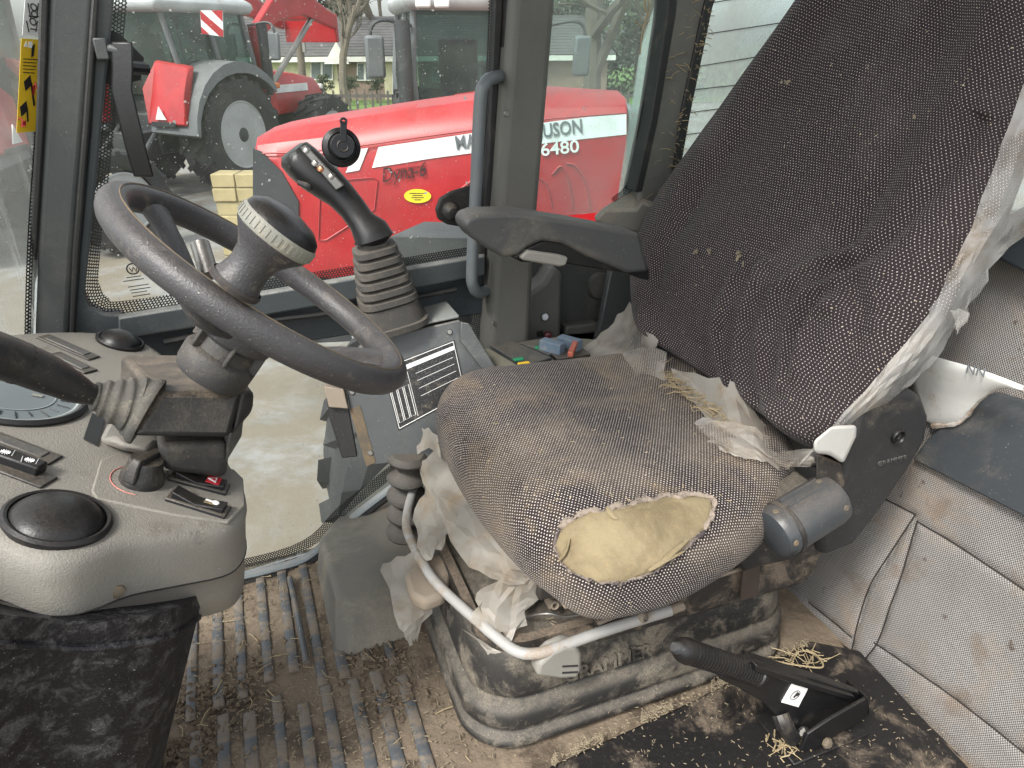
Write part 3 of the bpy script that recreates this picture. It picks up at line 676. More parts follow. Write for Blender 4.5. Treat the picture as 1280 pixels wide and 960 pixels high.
top = catmull([DA(x, y) for x, y in top_px], 3, closed=True)
cen = sum(top, Vector())/len(top)
def ring(f, dn, dz=0, sx=0): return [cen+(p-cen)*f - TN*dn + Vector((sx, 0, -dz)) for p in top]
sh = M().loft([[cen for _ in top], ring(.5, 0), ring(.93, 0), ring(.975, .003), ring(1.0, .012), ring(1.01, .026), ring(1.008, .04, .03)], False, False)
obj('upper_shell', sh, m_dash, dash, ang=60)
sh = M().loft([ring(1.005, .04, .0285), ring(.985, .042, .033), ring(.978, .045, .06), ring(.955, .05, .085), ring(.92, .05, .092), ring(.6, .05, .092)], False, True)
obj('lower_shell', sh, m_dashlow, dash, ang=60)
obj('shell_joint', M().tube([p for p in ring(1.004, .04, .031)], .0016, 5, closed=True), m_gasket, dash)
# leg
l0 = [V(x, y, d=d) for x, y, d in ((-150, 760, .60), (60, 792, .70), (150, 792, .735), (226, 776, .80), (238, 744, .92), (60, 720, 1.05), (-120, 700, .95))]
def down(P, z, f, s): 
    c = sum(P, Vector())/len(P); return [Vector((c.x+(p.x-c.x)*f+s, c.y+(p.y-c.y)*f, z+(p.z-c.z)*0)) for p in P]
r0 = catmull(l0, 4, closed=True); r0u = [p+Vector((0, 0, .02)) for p in r0]
def lring(t):
    out = []
    for p in r0:
        q = p.copy(); q.z = lerp(p.z, FLOOR, t); c = sum(r0, Vector())/len(r0)
        q.x = c.x+(p.x-c.x)*(1-.28*t)-.13*t; q.y = c.y+(p.y-c.y)*(1-.18*t)+.02*t; out.append(q)
    return out
obj('leg_cover', M().loft([r0u, lring(.0), lring(.035), lring(.06), lring(.3), lring(.65), lring(1)]), m_leg, dash, ang=50)
obj('leg_rim', M().tube(lring(.03), .0045, 8, closed=True), m_leg, dash)
sc = V(155, 731, d=.80); scn_ = Vector((.25, -.85, .35)).normalized()
# vents
def vent(x, y, r, slats, label=None, tilt=0):
    o = DA(x, y)
    a = obj('air_vent', M().lathe([(r*1.0, -.004), (r*1.03, .004), (r*.96, .007), (r*.9, .006), (r*.88, .002)], o, TN, 40), m_blackclean, dash)
    for q_ in (.62, .34) if slats == 0 else ():
        obj('vent_groove', M().tube([o+(E1*math.cos(t)*.8*q_+E2*math.sin(t)*.72*q_)*r*1.1+TN*(.0205-.016*(q_*.95)**2) for t in [.3+k*.18 for k in range(16)]], .0011, 5), m_black, a)
    obj('vent_dome', M().lathe([(.0005, .0215), (r*.2, .021), (r*.4, .019), (r*.6, .0155), (r*.76, .0105), (r*.88, .004), (r*.9, .001)], o, TN, 36), m_blackclean, a)
    for k in range(slats):
        t = (k-(slats-1)/2)/slats*1.15; hl = r*.8*math.sqrt(max(.05, 1-t*t)); c = o+E2*(r*.78*t)*1+TN*(.011*(1-t*t)+.0015)
        obj('slat', M().tube([c-E1*hl*.9-TN*.004, c-E1*hl*.4+TN*.0, c+E1*hl*.4+TN*.0, c+E1*hl*.9-TN*.004], .0018, 6), m_black, a)
    return a
vent(72, 650, .050, 0); vent(150, 428, .036, 4)
m_house = mat('column_housing_plastic', (.007, .0075, .008), .4, dust=.12, up=.75, ds=10, thr=(.62, .8), grain=.3, speck=.25, scratch=.12, dcol=(.25, .2, .145))
# gauge cluster
go = DA(14, 492)
gz = obj('instrument_cluster', M().lathe([(.087, -.004), (.09, .004), (.085, .008), (.081, .006), (.080, .003)], go, TN, 48), m_gasket, dash)
obj('gauge_face', M().lathe([(.0005, .002), (.081, .002), (.081, 0)], go, TN, 40), m_gface, gz)
obj('gauge_lens_ring', M().lathe([(.074, .003), (.077, .0045), (.080, .003)], go, TN, 48), m_lens, gz)
obj('gauge_inner', M().lathe([(.05, .0032), (.0488, .0032), (.0488, .0024), (.05, .0024)], go, TN, 48), m_lens, gz)
tk = M()
for k in range(24):
    a = k*math.pi/12; d_ = E1*math.cos(a)+E2*math.sin(a); tk.tube([go+d_*.055+TN*.003, go+d_*(.071 if k % 2 else .066)+TN*.003], .0008, 4)
obj('gauge_ticks', tk, m_black2, gz)
obj('gauge_mark', M().box(DA(46, 497)+TN*.0035, (.012, .006, .0008), (E1, E2, TN)), m_ring, gz)
# switch slots
def plate(name, a, b, w_, h, mt, off=0, parent=dash, bev=.0015):
    A, B = DA(*a), DA(*b); ax = (B-A).normalized(); up = TN; c = (A+B)/2+TN*(off)
    return obj(name, M().box(c, ((B-A).length, w_, h), (ax, TN.cross(ax), TN)), mt, parent, bevel=bev)
for a, b in (((53, 421), (118, 449)), ((66, 443), (114, 466)), ((-26, 541), (70, 577))):
    q = plate('slot_frame', a, b, .026, .004, m_black, .001); s2_ = plate('slot_blank', (lerp(a[0], b[0], .1), lerp(a[1], b[1], .1)), (lerp(a[0], b[0], .86), lerp(a[1], b[1], .86)), .016, .005, m_char, .002, q)
q = plate('slot_frame', (-40, 566), (62, 605), .028, .004, m_black, .001)
rk = plate('rocker', (-40, 562), (52, 594), .019, .014, m_blackclean, .007, q, .003)
sn = M()
for bx, by in ((34, 589), (4, 579)):
    o = DA(bx, by)+TN*.0148
    for k in range(6):
        a = k*math.pi/6*1; d_ = E1*math.cos(a)+E2*math.sin(a); sn.tube([o-d_*.005, o+d_*.005], .0005, 4)
    for dx in (-.007, .007): sn.tube([o+E1*dx-E2*.006, o+E1*(dx*1.1)+E2*.006], .0004, 4)
obj('symbol', sn, m_white, q)
# raised sub-panel with rotary knob and two rocker switches
spn = pxpoly(DA, [(125, 577), (150, 566), (212, 573), (292, 588), (304, 600), (306, 634), (285, 655), (215, 645), (120, 625), (114, 615)])
obj('switch_panel', M().prism([p-TN*.002 for p in spn], TN*.0045), m_dash, dash, bevel=.002)
ko = DA(176, 603)+TN*.002
kn = obj('rotary_knob', M().lathe([(.025, 0), (.0245, .01), (.021, .016), (.0195, .028), (.018, .031), (.0005, .031)], ko, TN, 28), m_black, dash)
kd = (E1*.55+E2*.83).normalized()
obj('knob_grip', M().loft([[ko+TN*h+kd*(a*l)+TN.cross(kd)*(b*w2) for a, b in ((-1, -1), (1, -1), (1, 1), (-1, 1))] for h, l, w2 in ((.008, .0275, .0085), (.03, .024, .0065), (.0375, .02, .005))]), m_black, kn, bevel=.002)
arc = [ko+(E1*math.cos(t)+E2*math.sin(t))*.0335+TN*.001 for t in [2.2+k*.16 for k in range(16)]]
obj('red_arc', M().tube(arc, .0006, 5), m_redline, dash)
def rocker(a, b, sym):
    q = plate('switch_frame', a, b, .026, .008, m_black, .003)
    A, B = DA(*a), DA(*b); ax = (B-A).normalized(); cy = TN.cross(ax); c = (A+B)/2; hl = (B-A).length/2*.86
    rings = []
    for t, h in ((-1, .0155), (-.1, .0085), (.3, .010), (1, .0135)):
        p = c+ax*hl*t; rings.append([p-cy*.0095+TN*.004, p+cy*.0095+TN*.004, p+cy*.0095+TN*h, p-cy*.0095+TN*h])
    obj('rocker', M().loft(rings), m_blackclean, q, bevel=.0015)
    p = c+ax*hl*.5+TN*.0125
    if sym:
        obj('red_plate', M().box(p, (.0165, .0165, .0012), (ax, cy, (TN-ax*.12))), m_redp, q)
        a3 = [p+TN*.0012-ax*.0055-cy*.006*0+cy*k for k in ()]
        tri = lambda s_: [p+TN*.001+ax*(.0065*s_), p+TN*.001+(-ax*.0045+cy*.0065)*s_, p+TN*.001+(-ax*.0045-cy*.0065)*s_]
        rot = Matrix.Rotation(rad(62), 3, TN)
        T = [p+rot@(v-p) for v in tri(1)]; T2 = [p+rot@(v-p)+TN*.0006 for v in tri(.55)]
        obj('warning_triangle', M().prism(T, TN*.0005), m_white, q, smooth=False); obj('warning_triangle_core', M().prism(T2, TN*.0003), m_redp, q, smooth=False)
    else:
        obj('lamp_symbol', M().lathe([(.0005, .0015), (.004, .001), (.0045, 0)], p+ax*.003, TN, 14).box(p-ax*.0045+TN*.0005, (.009, .003, .001), (ax, cy, TN)), m_white, q)
        obj('worn_spot', M().box(p-ax*.0035-cy*.003+TN*.0002, (.012, .006, .0006), (ax, cy, TN)), m_foam, q)
rocker((213, 597), (284, 616), True); rocker((210, 622), (284, 645), False)
# opening in the console with dusty column stub
op = pxpoly(DA, [(104, 549), (115, 517), (131, 525), (121, 558)], .001)
obj('column_opening', M().prism(op, TN*.0015), m_black2, dash, smooth=False)
obj('column_stub', M().loft([[DA(x, y, h) for x, y in ((124, 552), (136, 528), (196, 536), (206, 556), (190, 570), (150, 562))] for h in (0, .018)]+[[DA(x, y, .03) for x, y in ((140, 546), (160, 541), (186, 545), (194, 554), (184, 562), (152, 556))]]), m_dashlow, dash, bevel=.006)
obj('column_foot', M().loft([[V(x, y, d=d) for x, y, d in q] for q in ([(196, 556, .84), (286, 552, .88), (282, 600, .90), (204, 590, .86)], [(190, 520, .95), (280, 520, 1.0), (290, 560, 1.02), (205, 560, .97)])]), m_hub, dash, bevel=.01)
p0 = V(155, 731, d=.765)
obj('screw', M().lathe([(.001, .006), (.004, .006), (.0055, .005), (.0075, .0045), (.008, 0)], ring(1.0, .04, .02)[min(range(len(top)), key=lambda i: (ring(1.0, .04, .02)[i]-p0).length)], (.2, -1, .15), 16), m_boxrust, dash)

# steering column
TN, E1, E2 = TW, W1, W2
WC = Vector((.015, .836, .889))
col = thing('steering_column', V(240, 520, d=.9), 'black steering column housing under the wheel', 'steering column')
fr = [V(200, 489, d=.79), V(303, 492, d=.845), V(288, 548, d=.835), V(165, 546, d=.765)]
bk = [V(150, 443, d=.95), V(262, 443, d=1.01), V(262, 500, d=1.0), V(150, 505, d=.93)]
obj('housing', M().loft([fr, bk]), m_house, col, bevel=.007, seg=3)
obj('housing_end', M().loft([[V(302, 487, d=.85), V(319, 491, d=.87), V(316, 514, d=.87), V(290, 548, d=.845)], [V(262, 450, d=.98), V(290, 455, d=1.0), V(300, 500, d=1.0), V(262, 500, d=.98)]]), m_black, col, bevel=.006)
obj('cowl_skirt', M().loft([[V(286, 545, d=.87), V(306, 516, d=.88), V(303, 545, d=.9), V(282, 580, d=.89)], [V(262, 520, d=.98), V(285, 510, d=.99), V(285, 540, d=1.0), V(262, 570, d=.99)]]), m_char, col, bevel=.004)
hb = WC-TN*.118
obj('hub_base', M().lathe([(.040, -.008), (.043, 0), (.0435, .02), (.041, .024), (.036, .027), (.033, .06), (.031, .078), (.02, .08)], hb, TN, 36), m_hub, col)
for k in range(6):
    a = k*math.pi/3+.5; d_ = E1*math.cos(a)+E2*math.sin(a)
    obj('hub_fin', M().box(hb+d_*.036+TN*.052, (.018, .004, .056), (d_, TN.cross(d_), TN)), m_hub, col, bevel=.0015)
# shuttle lever with boot
bo = [V(186, 515, d=.80), V(170, 508, d=.795), V(160, 505, d=.79), V(150, 503, d=.785), V(138, 500, d=.78), V(126, 497, d=.775), V(116, 495, d=.77)]
P = catmull(bo, 6); R = [lerp(.040, .014, i/(len(P)-1))+.0014*math.sin(i*.95) for i in range(len(P))]
obj('boot', M().tube(P, R, 20), m_bootl, col)
P = catmull([V(124, 496, d=.772), V(100, 488, d=.755), V(64, 470, d=.73), (V(20, 452, d=.70)), V(-30, 436, d=.665)], 5)
lever = obj('shuttle_lever', M().tube(P, [.0095, .0105, .0115, .0125, .0135, .015, .016, .017, .018, .019, .02, .0205, .021, .0212, .0215, .022, .0222, .0225, .0228, .023, .023], 18), m_black, col)
obj('lever_collar', M().tube([V(70, 473, d=.735), V(66, 471, d=.732)], [.0172, .0172], 18), m_gasket, lever)
obj('lever_collar', M().tube([V(26, 455, d=.705), V(20, 452, d=.70)], [.0222, .0222], 18), m_gasket, lever)

# steering wheel
sw = thing('steering_wheel', WC-TN*.1, 'worn black steering wheel with brown scuffs and a spinner knob', 'steering wheel')
RW = .176
rim = [WC+(E1*math.cos(t)+E2*math.sin(t))*RW for t in [k*2*math.pi/96 for k in range(96)]]
def rimm():
    m = M(); rings = []; n = 16
    for i in range(97):
        t = i*2*math.pi/96; d_ = E1*math.cos(t)+E2*math.sin(t); c = WC+d_*RW
        rr = []
        for k in range(n):
            a = 2*math.pi*k/n; r = .0158*(1+.03*math.sin(2*a)); 
            rr.append(c+d_*math.cos(a)*r+TN*math.sin(a)*r*1.06)
        rings.append(rr)
    return m.loft(rings, False, False)
obj('rim', rimm(), m_wheelr, sw, ang=80)
obj('rim_seam', M().tube([c+(c-WC).normalized()*.0004+TN*.0166 for c in rim], .0012, 5, closed=True), m_boxrust, sw)
obj('hub', M().lathe([(.03, -.06), (.044, -.05), (.048, -.035), (.044, -.022), (.03, -.018), (.001, -.017)], WC-TN*.02, TN, 32), m_wheelr, sw)
for a in (2.55, .0, -2.3):
    d_ = E1*math.cos(a)+E2*math.sin(a); t_ = TN.cross(d_)
    P = catmull([WC+d_*.02-TN*.055, WC+d_*.075-TN*.05, WC+d_*.125-TN*.022, WC+d_*.172], 6)
    rings = []
    for i, p in enumerate(P):
        u = i/(len(P)-1); w2 = lerp(.024, .019, u)+.012*max(0, u-.75)*4; h = lerp(.012, .0095, u)
        nrm = TN if u < .3 else (TN+d_*.0)
        rings.append([p+t_*math.cos(q)*w2+nrm*math.sin(q)*h for q in [k*2*math.pi/12 for k in range(12)]])
    obj('spoke', M().loft(rings), m_wheelr, sw)
kb = min(rim, key=lambda p: ((p-CAM).dot(RT)/(p-CAM).dot(FW)*F+640-287)**2+(480-(p-CAM).dot(UP)/(p-CAM).dot(FW)*F-350)**2)+TN*.014
kb = V(300, 348, d=(kb-CAM).dot(FW))
ka = (TN+RT*.12).normalized()
kn = obj('spinner_knob', M().lathe([(.025, -.008), (.021, .002), (.0192, .014), (.0215, .027), (.028, .037), (.035, .0455), (.0365, .0485)], kb, ka, 36), m_wheelr, sw)
obj('knob_ring', M().lathe([(.0365, .0485), (.038, .051), (.038, .06), (.0365, .0625)], kb, ka, 48), m_ring, kn)
nt_ = M()
for k in range(40):
    a = k*math.pi/20; x_, y_, _ = frame_of(ka); d_ = x_*math.cos(a)+y_*math.sin(a)
    nt_.box(kb+ka*.0555+d_*.0379, (.0016, .0022, .0085), (d_, ka.cross(d_), ka))
obj('ring_ridges', nt_, m_ring, kn)
obj('knob_cap', M().lathe([(.0365, .0625), (.0345, .068), (.026, .0745), (.011, .078), (.0005, .0785)], kb, ka, 36), m_blackclean, kn)
obj('knob_base', M().lathe([(.025, -.01), (.026, -.006), (.0245, -.003)], kb, ka, 28), mat('knob_base_rubber', (.03, .026, .024), .7, dust=.5, ds=60, dcol=(.18, .11, .06)), kn)
obj('clamp_bolt', M().tube([V(262, 345, d=.86), V(250, 305, d=.87)], .0115, 12), m_steel, sw)

# ================================================================== LOADER CONSOLE WITH JOYSTICK
CNN = Vector((-.15, -.95, .3)).normalized(); CNP = V(520, 490, d=1.46); CN = plane(CNP, CNN)
lc = thing('loader_console', V(510, 600, d=1.5), 'blue grey steel joystick console with black instruction decal', 'console')
face = [(430, 452), (470, 424), (574, 400), (600, 437), (636, 490), (600, 566), (458, 583), (437, 512)]
fp = pxpoly(CN, face); back = [p+Vector((.02, .085, -.02)) for p in fp]
obj('box', M().loft([fp, back]), m_box, lc, bevel=.003)
tp = [CN(440, 425), CN(470, 420), CN(574, 398), V(548, 368, d=1.62), V(536, 362, d=1.62), V(440, 392, d=1.52)]
obj('top_plate', M().prism([p+Vector((0, 0, .001)) for p in tp], (0, 0, .006)), mat('top_plate_paint', (.22, .25, .255), .4, dust=.6, up=.5, ds=10, thr=(.42, .75), speck=.5, dcol=(.28, .23, .16)), lc, bevel=.002)
obj('side_cheek', M().prism(pxpoly(CN, [(575, 402), (585, 404), (628, 474), (614, 478), (574, 425)], .0005), CNN*.012), m_box, lc, bevel=.002)
obj('dirty_edge', M().prism(pxpoly(CN, [(437, 512), (450, 506), (470, 578), (458, 583)], .0003), CNN*.0012), m_boxrust, lc, bevel=.001)
obj('edge_bracket', M().prism(pxpoly(CN, [(407, 482), (432, 486), (447, 568), (428, 570), (412, 520)], -.02), CNN*.02), m_black, lc, bevel=.002)
obj('edge_bracket', M().prism(pxpoly(CN, [(406, 480), (430, 484), (436, 508), (412, 506)], -.015), CNN*.03), m_mechl, lc, bevel=.002)
for x, y in ((562, 415), (463, 566), (440, 490)):
    obj('screw', M().lathe([(.001, .004), (.0045, .0038), (.006, .0015), (.0065, 0)], CN(x, y), CNN, 14), m_steel, lc)
# decal
dq = [CN(x, y, .0012) for x, y in ((498, 538), (583, 492), (568, 425), (478, 460))]
ux = (dq[1]-dq[0]).length; vx = (dq[3]-dq[0]).length
g = M().grid([[dq[0], dq[1]], [dq[3], dq[2]]], uv=[[(0, 0), (ux, 0)], [(0, vx), (ux, vx)]])
dc = obj('decal', g, m_decal, lc, smooth=False, solid=.0008)
def onq(u, v): return lerp(lerp(dq[0], dq[1], u), lerp(dq[3], dq[2], u), v) + CNN*.0012
bl = M()
for a, b in (((0.02, .02), (.98, .02)), ((.98, .02), (.98, .98)), ((.98, .98), (.02, .98)), ((.02, .98), (.02, .02))): bl.tube([onq(*a), onq(*b)], .0008, 4)
for v in (.34, .47, .6, .72): bl.tube([onq(.4, v), onq(.93, v)], .0005, 4)
bl.tube([onq(.3, .06), onq(.3, .8)], .0006, 4)
obj('decal_border', bl, m_white, dc)
obj('decal_bar', M().prism([onq(.03, .84), onq(.97, .84), onq(.97, .91), onq(.03, .91)], CNN*.0006), m_white, dc, smooth=False)
for k in range(3):
    obj('decal_box', M().tube([onq(.04+.085*k, .1), onq(.105+.085*k, .1), onq(.105+.085*k, .6), onq(.04+.085*k, .6)], .0008, 4, closed=True), m_white, dc)
# corrugated hose below
P = [lerp(V(510, 565, d=1.48), V(506, 690, d=1.62), k/48) for k in range(49)]
ch = thing('corrugated_hose', V(506, 690, d=1.62), 'black corrugated rubber hose below the joystick console', 'hose')
obj('bellows', M().tube(P, [.034+.010*math.sin(k/48*2*math.pi*5.5) for k in range(49)], 20), m_boot, ch)
# joystick
js = thing('joystick', V(490, 405, d=1.43), 'black joystick with ribbed rubber boot on the steel console', 'joystick')
jb = V(492, 404, d=1.45); jt = V(466, 302, d=1.36); ja = (jt-jb).normalized()
jx = (RT*.93+FH*.36); jx = (jx-ja*jx.dot(ja)).normalized(); jy = ja.cross(jx)
def rrect(c, hx, hy, rr=.35, n=20):
    out = []
    for k in range(n):
        t = 2*math.pi*k/n; cx, cy = math.cos(t), math.sin(t); e = .55
        out.append(c+jx*hx*math.copysign(abs(cx)**e, cx)+jy*hy*math.copysign(abs(cy)**e, cy))
    return out
H = (jt-jb).length; rings = [rrect(jb, .07, .062), rrect(jb+ja*.012, .07, .062), rrect(jb+ja*.013, .062, .056), rrect(jb+ja*.052, .0575, .05)]
n6 = 6
for k in range(n6):
    h0 = .054+(H-.058)*k/n6; h1 = .054+(H-.058)*(k+1)/n6; w0 = lerp(.061, .0415, (k+.4)/n6)
    rings += [rrect(jb+ja*h0, w0-.016, w0-.022), rrect(jb+ja*(h0+.003), w0, w0-.006), rrect(jb+ja*(h1-.006), w0-.0015, w0-.0075), rrect(jb+ja*(h1-.003), w0-.016, w0-.022)]
rings += [rrect(jt, .022, .018)]
obj('boot', M().loft(rings), m_boot, js, ang=40)
def gsec(c, ax, hx, hy, n=18):
    ax = ax.normalized(); x_ = (jx-ax*jx.dot(ax)).normalized(); y_ = ax.cross(x_)
    return [c+x_*hx*math.copysign(abs(math.cos(t))**.8, math.cos(t))+y_*hy*math.copysign(abs(math.sin(t))**.8, math.sin(t)) for t in [2*math.pi*k/n for k in range(n)]]
gp = [(468, 304, .018), (467, 298, .034), (463, 290, .031), (452, 277, .0225), (440, 260, .0225), (425, 243, .0245), (410, 230, .028), (393, 217, .0305), (378, 203, .031), (368, 193, .029), (364, 188, .02)]
gq = [V(x, y, d=lerp(1.362, 1.32, i/10)) for i, (x, y, r) in enumerate(gp)]
rings = []
for i, p in enumerate(gq):
    ax = gq[min(i+1, len(gq)-1)]-gq[max(i-1, 0)]; rings.append(gsec(p, ax, gp[i][2]*1.16, gp[i][2]*1.1))
grip = obj('grip', M().loft(rings), m_blackclean, js, ang=50)
hd = [gq[7], gq[8], gq[9]]
fcn = (jx*.55+ja*.6-jy*.0).normalized()
obj('head_plate', M().loft([[V(x, y, d=1.295) for x, y in ((374, 184), (382, 181), (430, 232), (420, 238))], [V(x, y, d=1.35) for x, y in ((372, 186), (384, 180), (432, 230), (424, 238))]]), m_char, js, bevel=.002)
for x, y, mt_ in ((383, 190, m_steel), (394, 206, m_steel), (401, 213, m_copper), (414, 222, m_steel)):
    obj('button', M().lathe([(.0005, .009), (.005, .008), (.0075, .004), (.008, 0)], V(x, y, d=1.30), (RT*.5+UP*.7-FW*.5), 14), mt_, js)
obj('trigger', M().tube(catmull([V(388, 237, d=1.315), V(384, 232, d=1.31), V(374, 228, d=1.315)], 4), .006, 8), m_black, js)

# round cap on the door glass
cp = thing('rubber_cap', DP(428, 183, -.02), 'round black rubber cap with small tab in front of the red hood', 'cap')
ca = (CAM-DP(428, 183)); ca = (ca.normalized()+Vector((.15, 0, .1))).normalized(); co_ = DP(427, 184, -.03)
obj('cup', M().lathe([(.033, -.02), (.0355, -.004), (.034, .004), (.026, .008), (.0245, .004), (.0235, .004), (.0225, .015), (.020, .018), (.0005, .0185)], co_, ca, 36), m_blackclean, cp)
obj('cap_print', M().lathe([(.008, .0), (.0095, .0012), (.011, 0)], co_+ca*.0182, ca, 24), m_black, cp)
tb_ = M(); a_, b_, c_ = frame_of(ca); upv = (UP-ca*UP.dot(ca)).normalized(); sdv = upv.cross(ca)
tb_.box(co_+ca*.017+upv*.025, (.012, .036, .004), (sdv, upv, ca)); tb_.lathe([(.007, -.002), (.007, .002), (.003, .002), (.003, -.002)], co_+ca*.017+upv*.043, ca, 16)
obj('tab', tb_, m_blackclean, cp, bevel=.001)
obj('stem', M().tube([V(418, 208, d=1.36), V(411, 222, d=1.33)], .007, 10), m_steel, cp)

# ================================================================== DRIVER SEAT
seat = thing('driver_seat', (.6, 1.02, FLOOR), 'worn sprung tractor seat with dotted fabric and torn cushion', 'seat')
# -- suspension bellows
def rr_plan(z, ins, x0=.218, x1=.90, y0=.742, y1=1.28, r=.10, n=7):
    x0 += ins; x1 -= ins; y0 += ins; y1 -= ins; r = max(.02, r-ins*.5); out = []
    for cx, cy, a0 in ((x1-r, y1-r, 0), (x0+r, y1-r, 90), (x0+r, y0+r, 180), (x1-r, y0+r, 270)):
        for k in range(n+1):
            a = rad(a0+90*k/n); out.append(Vector((cx+r*math.cos(a), cy+r*math.sin(a), z)))
    return out
prof = [(.05, 0), (.08, 0), (.088, .003), (.094, .014), (.10, .017), (.106, .011), (.112, .006), (.138, .007), (.148, .013), (.154, .027), (.16, .029), (.166, .021), (.176, .018), (.232, .028), (.248, .036), (.262, .052)]
rings = []
for z, i in prof:
    R_ = rr_plan(z, i); rings.append([p+Vector((0, 0, .004*nz((p.x, p.y, z), 9))) + Vector((p.x-.6, p.y-1.03, 0)).normalized()*.006*nz((p.x, p.y, z*2), 6) for p in R_])
obj('suspension_bellows', M().loft(rings), m_bellow, seat, ang=42, sub=1)
text('embossed_name', 'GRAMMER', .036, Vector((.385, .7605, .178)), Vector((1, 0, 0)), Vector((0, .16, 1)), m_bellow, seat, ext=.0045, off=.001)
rings = [rr_plan(.252, .036), rr_plan(.272, .038), rr_plan(.272, .055), rr_plan(.245, .058)]
obj('tray', M().loft(rings+[rings[0]], False, False), m_mech, seat, ang=40)
obj('tray_floor', M().loft([rr_plan(.24, .05), rr_plan(.252, .05)]), m_mech, seat)
# -- mechanism between tray and cushion
obj('side_beam', M().box((.70, .80, .305), (.50, .03, .055)), m_mech, seat, bevel=.006)
cov = [(.44, .248), (.875, .238), (.895, .255), (.905, .31), (.88, .328), (.60, .318), (.44, .292)]
obj('side_cover', M().prism([Vector((x, .756, z)) for x, z in cov], (0, .02, 0)), m_mech, seat, bevel=.006)
obj('cover_edge', M().tube([Vector((.44, .755, .293)), Vector((.6, .755, .319)), Vector((.88, .755, .329)), Vector((.905, .755, .312))], .0035, 6), m_mechl, seat)
obj('slide_rail', M().box((.66, .815, .36), (.50, .03, .022)), m_mechl, seat, bevel=.003)
obj('slide_rail', M().box((.66, 1.2, .36), (.50, .03, .022)), m_mech, seat, bevel=.003)
obj('pan', M().box((.60, .97, .415), (.44, .42, .03)), m_mech, seat, bevel=.006)
obj('cross_plate', M().box((.38, 1.0, .345), (.05, .40, .03)), m_mech, seat, bevel=.004)
for x, y, s in ((.35, .86, 1), (.40, .84, .8), (.435, .84, 1), (.38, .885, .9)):
    obj('catch', M().box((x, y, .285), (.035*s, .022, .02)).box((x+.01, y-.008, .302), (.018*s, .012, .012)).lathe([(.008, 0), (.008, .012), (.004, .012), (.004, 0)], (x-.008, y-.012, .29), (0, -1, .3), 12), m_mechl, seat, bevel=.002)
obj('spring_wire', M().tube(catmull([(.34, .83, .275), (.37, .80, .30), (.41, .795, .285), (.5, .79, .29), (.7, .785, .33), (.86, .78, .36)], 5), .0022, 6), m_steel, seat)
obj('seat_frame', M().box((.58, .97, .385), (.40, .36, .05)), m_mech, seat, bevel=.01)
obj('tilt_plate', M().prism([V(x, y, d=d) for x, y, d in ((690, 735, 1.06), (705, 762, 1.05), (790, 752, 1.08), (800, 735, 1.1), (740, 728, 1.1))], (0, 0, .008)), m_mechl, seat, bevel=.002)
# -- front bar
bp = [V(838, 763, Z=.30), V(760, 787, Z=.293), V(690, 812, Z=.287), V(668, 817, Z=.285), V(648, 815, Z=.284), V(625, 800, Z=.284), V(575, 757, Z=.282), V(545, 728, Z=.28), V(530, 706, Z=.28), V(514, 676, Z=.28), V(508, 655, Z=.28), V(512, 628, Z=.28), V(522, 600, Z=.28), V(538, 588, Z=.28), V(560, 592, Z=.28)]
bar = obj('front_bar', M().tube(catmull(bp, 6), .0092, 14), m_bar, seat)
obj('bar_end', M().tube([V(838, 763, Z=.30), V(853, 757, Z=.30)], .008, 10), m_mechl, bar)
obj('bar_bolt', M().lathe([(.004, .012), (.006, .009), (.0085, .006), (.009, 0)], V(803, 771, Z=.303), (-.1, -1, .5), 12), m_mechl, bar)
# -- grey paddle lever and the dusty one on the left
YS = YP(.728)
pd = obj('paddle_lever', slab(YS, [(671, 846), (673, 832), (690, 816), (708, 808), (722, 809), (728, 818), (728, 838), (722, 849), (700, 850)], 0, .03, yv), m_lever, seat, bevel=.007, seg=3)
for k in range(2): obj('lever_slot', M().tube([V(703, 833+k*8, Y=.7275), V(722, 832+k*8, Y=.7275)], .0016, 6), m_black2, pd)
lvz = [V(x, y, Z=.262) for x, y in ((504, 716), (512, 742), (530, 752), (556, 742), (566, 705), (552, 690), (530, 696))]
obj('dusty_lever', M().prism(lvz, (0, 0, -.03)), m_mechl, seat, bevel=.01, seg=3)

# -- cushion
CZ = .492
out_px = [(545, 520), (552, 500), (570, 487), (608, 478), (655, 470), (705, 464), (760, 458), (830, 456), (920, 500), (980, 555), (994, 588), (978, 630), (945, 666), (900, 697), (850, 723), (795, 738), (755, 743), (722, 735), (695, 716), (660, 690), (625, 655), (590, 612), (565, 572), (550, 540)]
OC = catmull([V(x, y, Z=CZ) for x, y in out_px], 5, closed=True)
cc = sum(OC, Vector())/len(OC); cc = Vector((cc.x-.02, cc.y, CZ))
def cush_top(p, r):
    e = (1-r**6.0)**.55 if r < 1 else 0
    h = .058*e
    x, y = p.x, p.y
    h += .03*sm(.66, .84, x)*e
    # soft pockets and bolsters
    yc = y-1.02
    h += .012*sm(.12, .25, abs(yc))*e - .014*math.exp(-((x-.70)/.12)**2-(yc/.14)**2)*e + .010*math.exp(-((x-.42)/.06)**2)*e
    h -= .008*math.exp(-((yc-.02-.4*(x-.5))/.018)**2)*e*sm(.38, .5, x)
    h -= .007*math.exp(-((x-.60+.25*yc)/.02)**2)*e*sm(.2, .05, abs(yc))
    h += .0025*nz((x, y, 0), 9)*e + .001*nz((x, y, 4), 26)*e
    return h
def cush_pt(ang_i, r):
    P = cc+(OC[ang_i]-cc)*r; return Vector((P.x, P.y, CZ+cush_top(P, r)))
g = M(); nA = len(OC); rs = [0, .12, .24, .36, .46, .56, .64, .71, .77, .82, .865, .90, .93, .953, .972, .987, .996, 1.0]
rows = []; uvr = []
prevL = [0]*nA; prevP = None
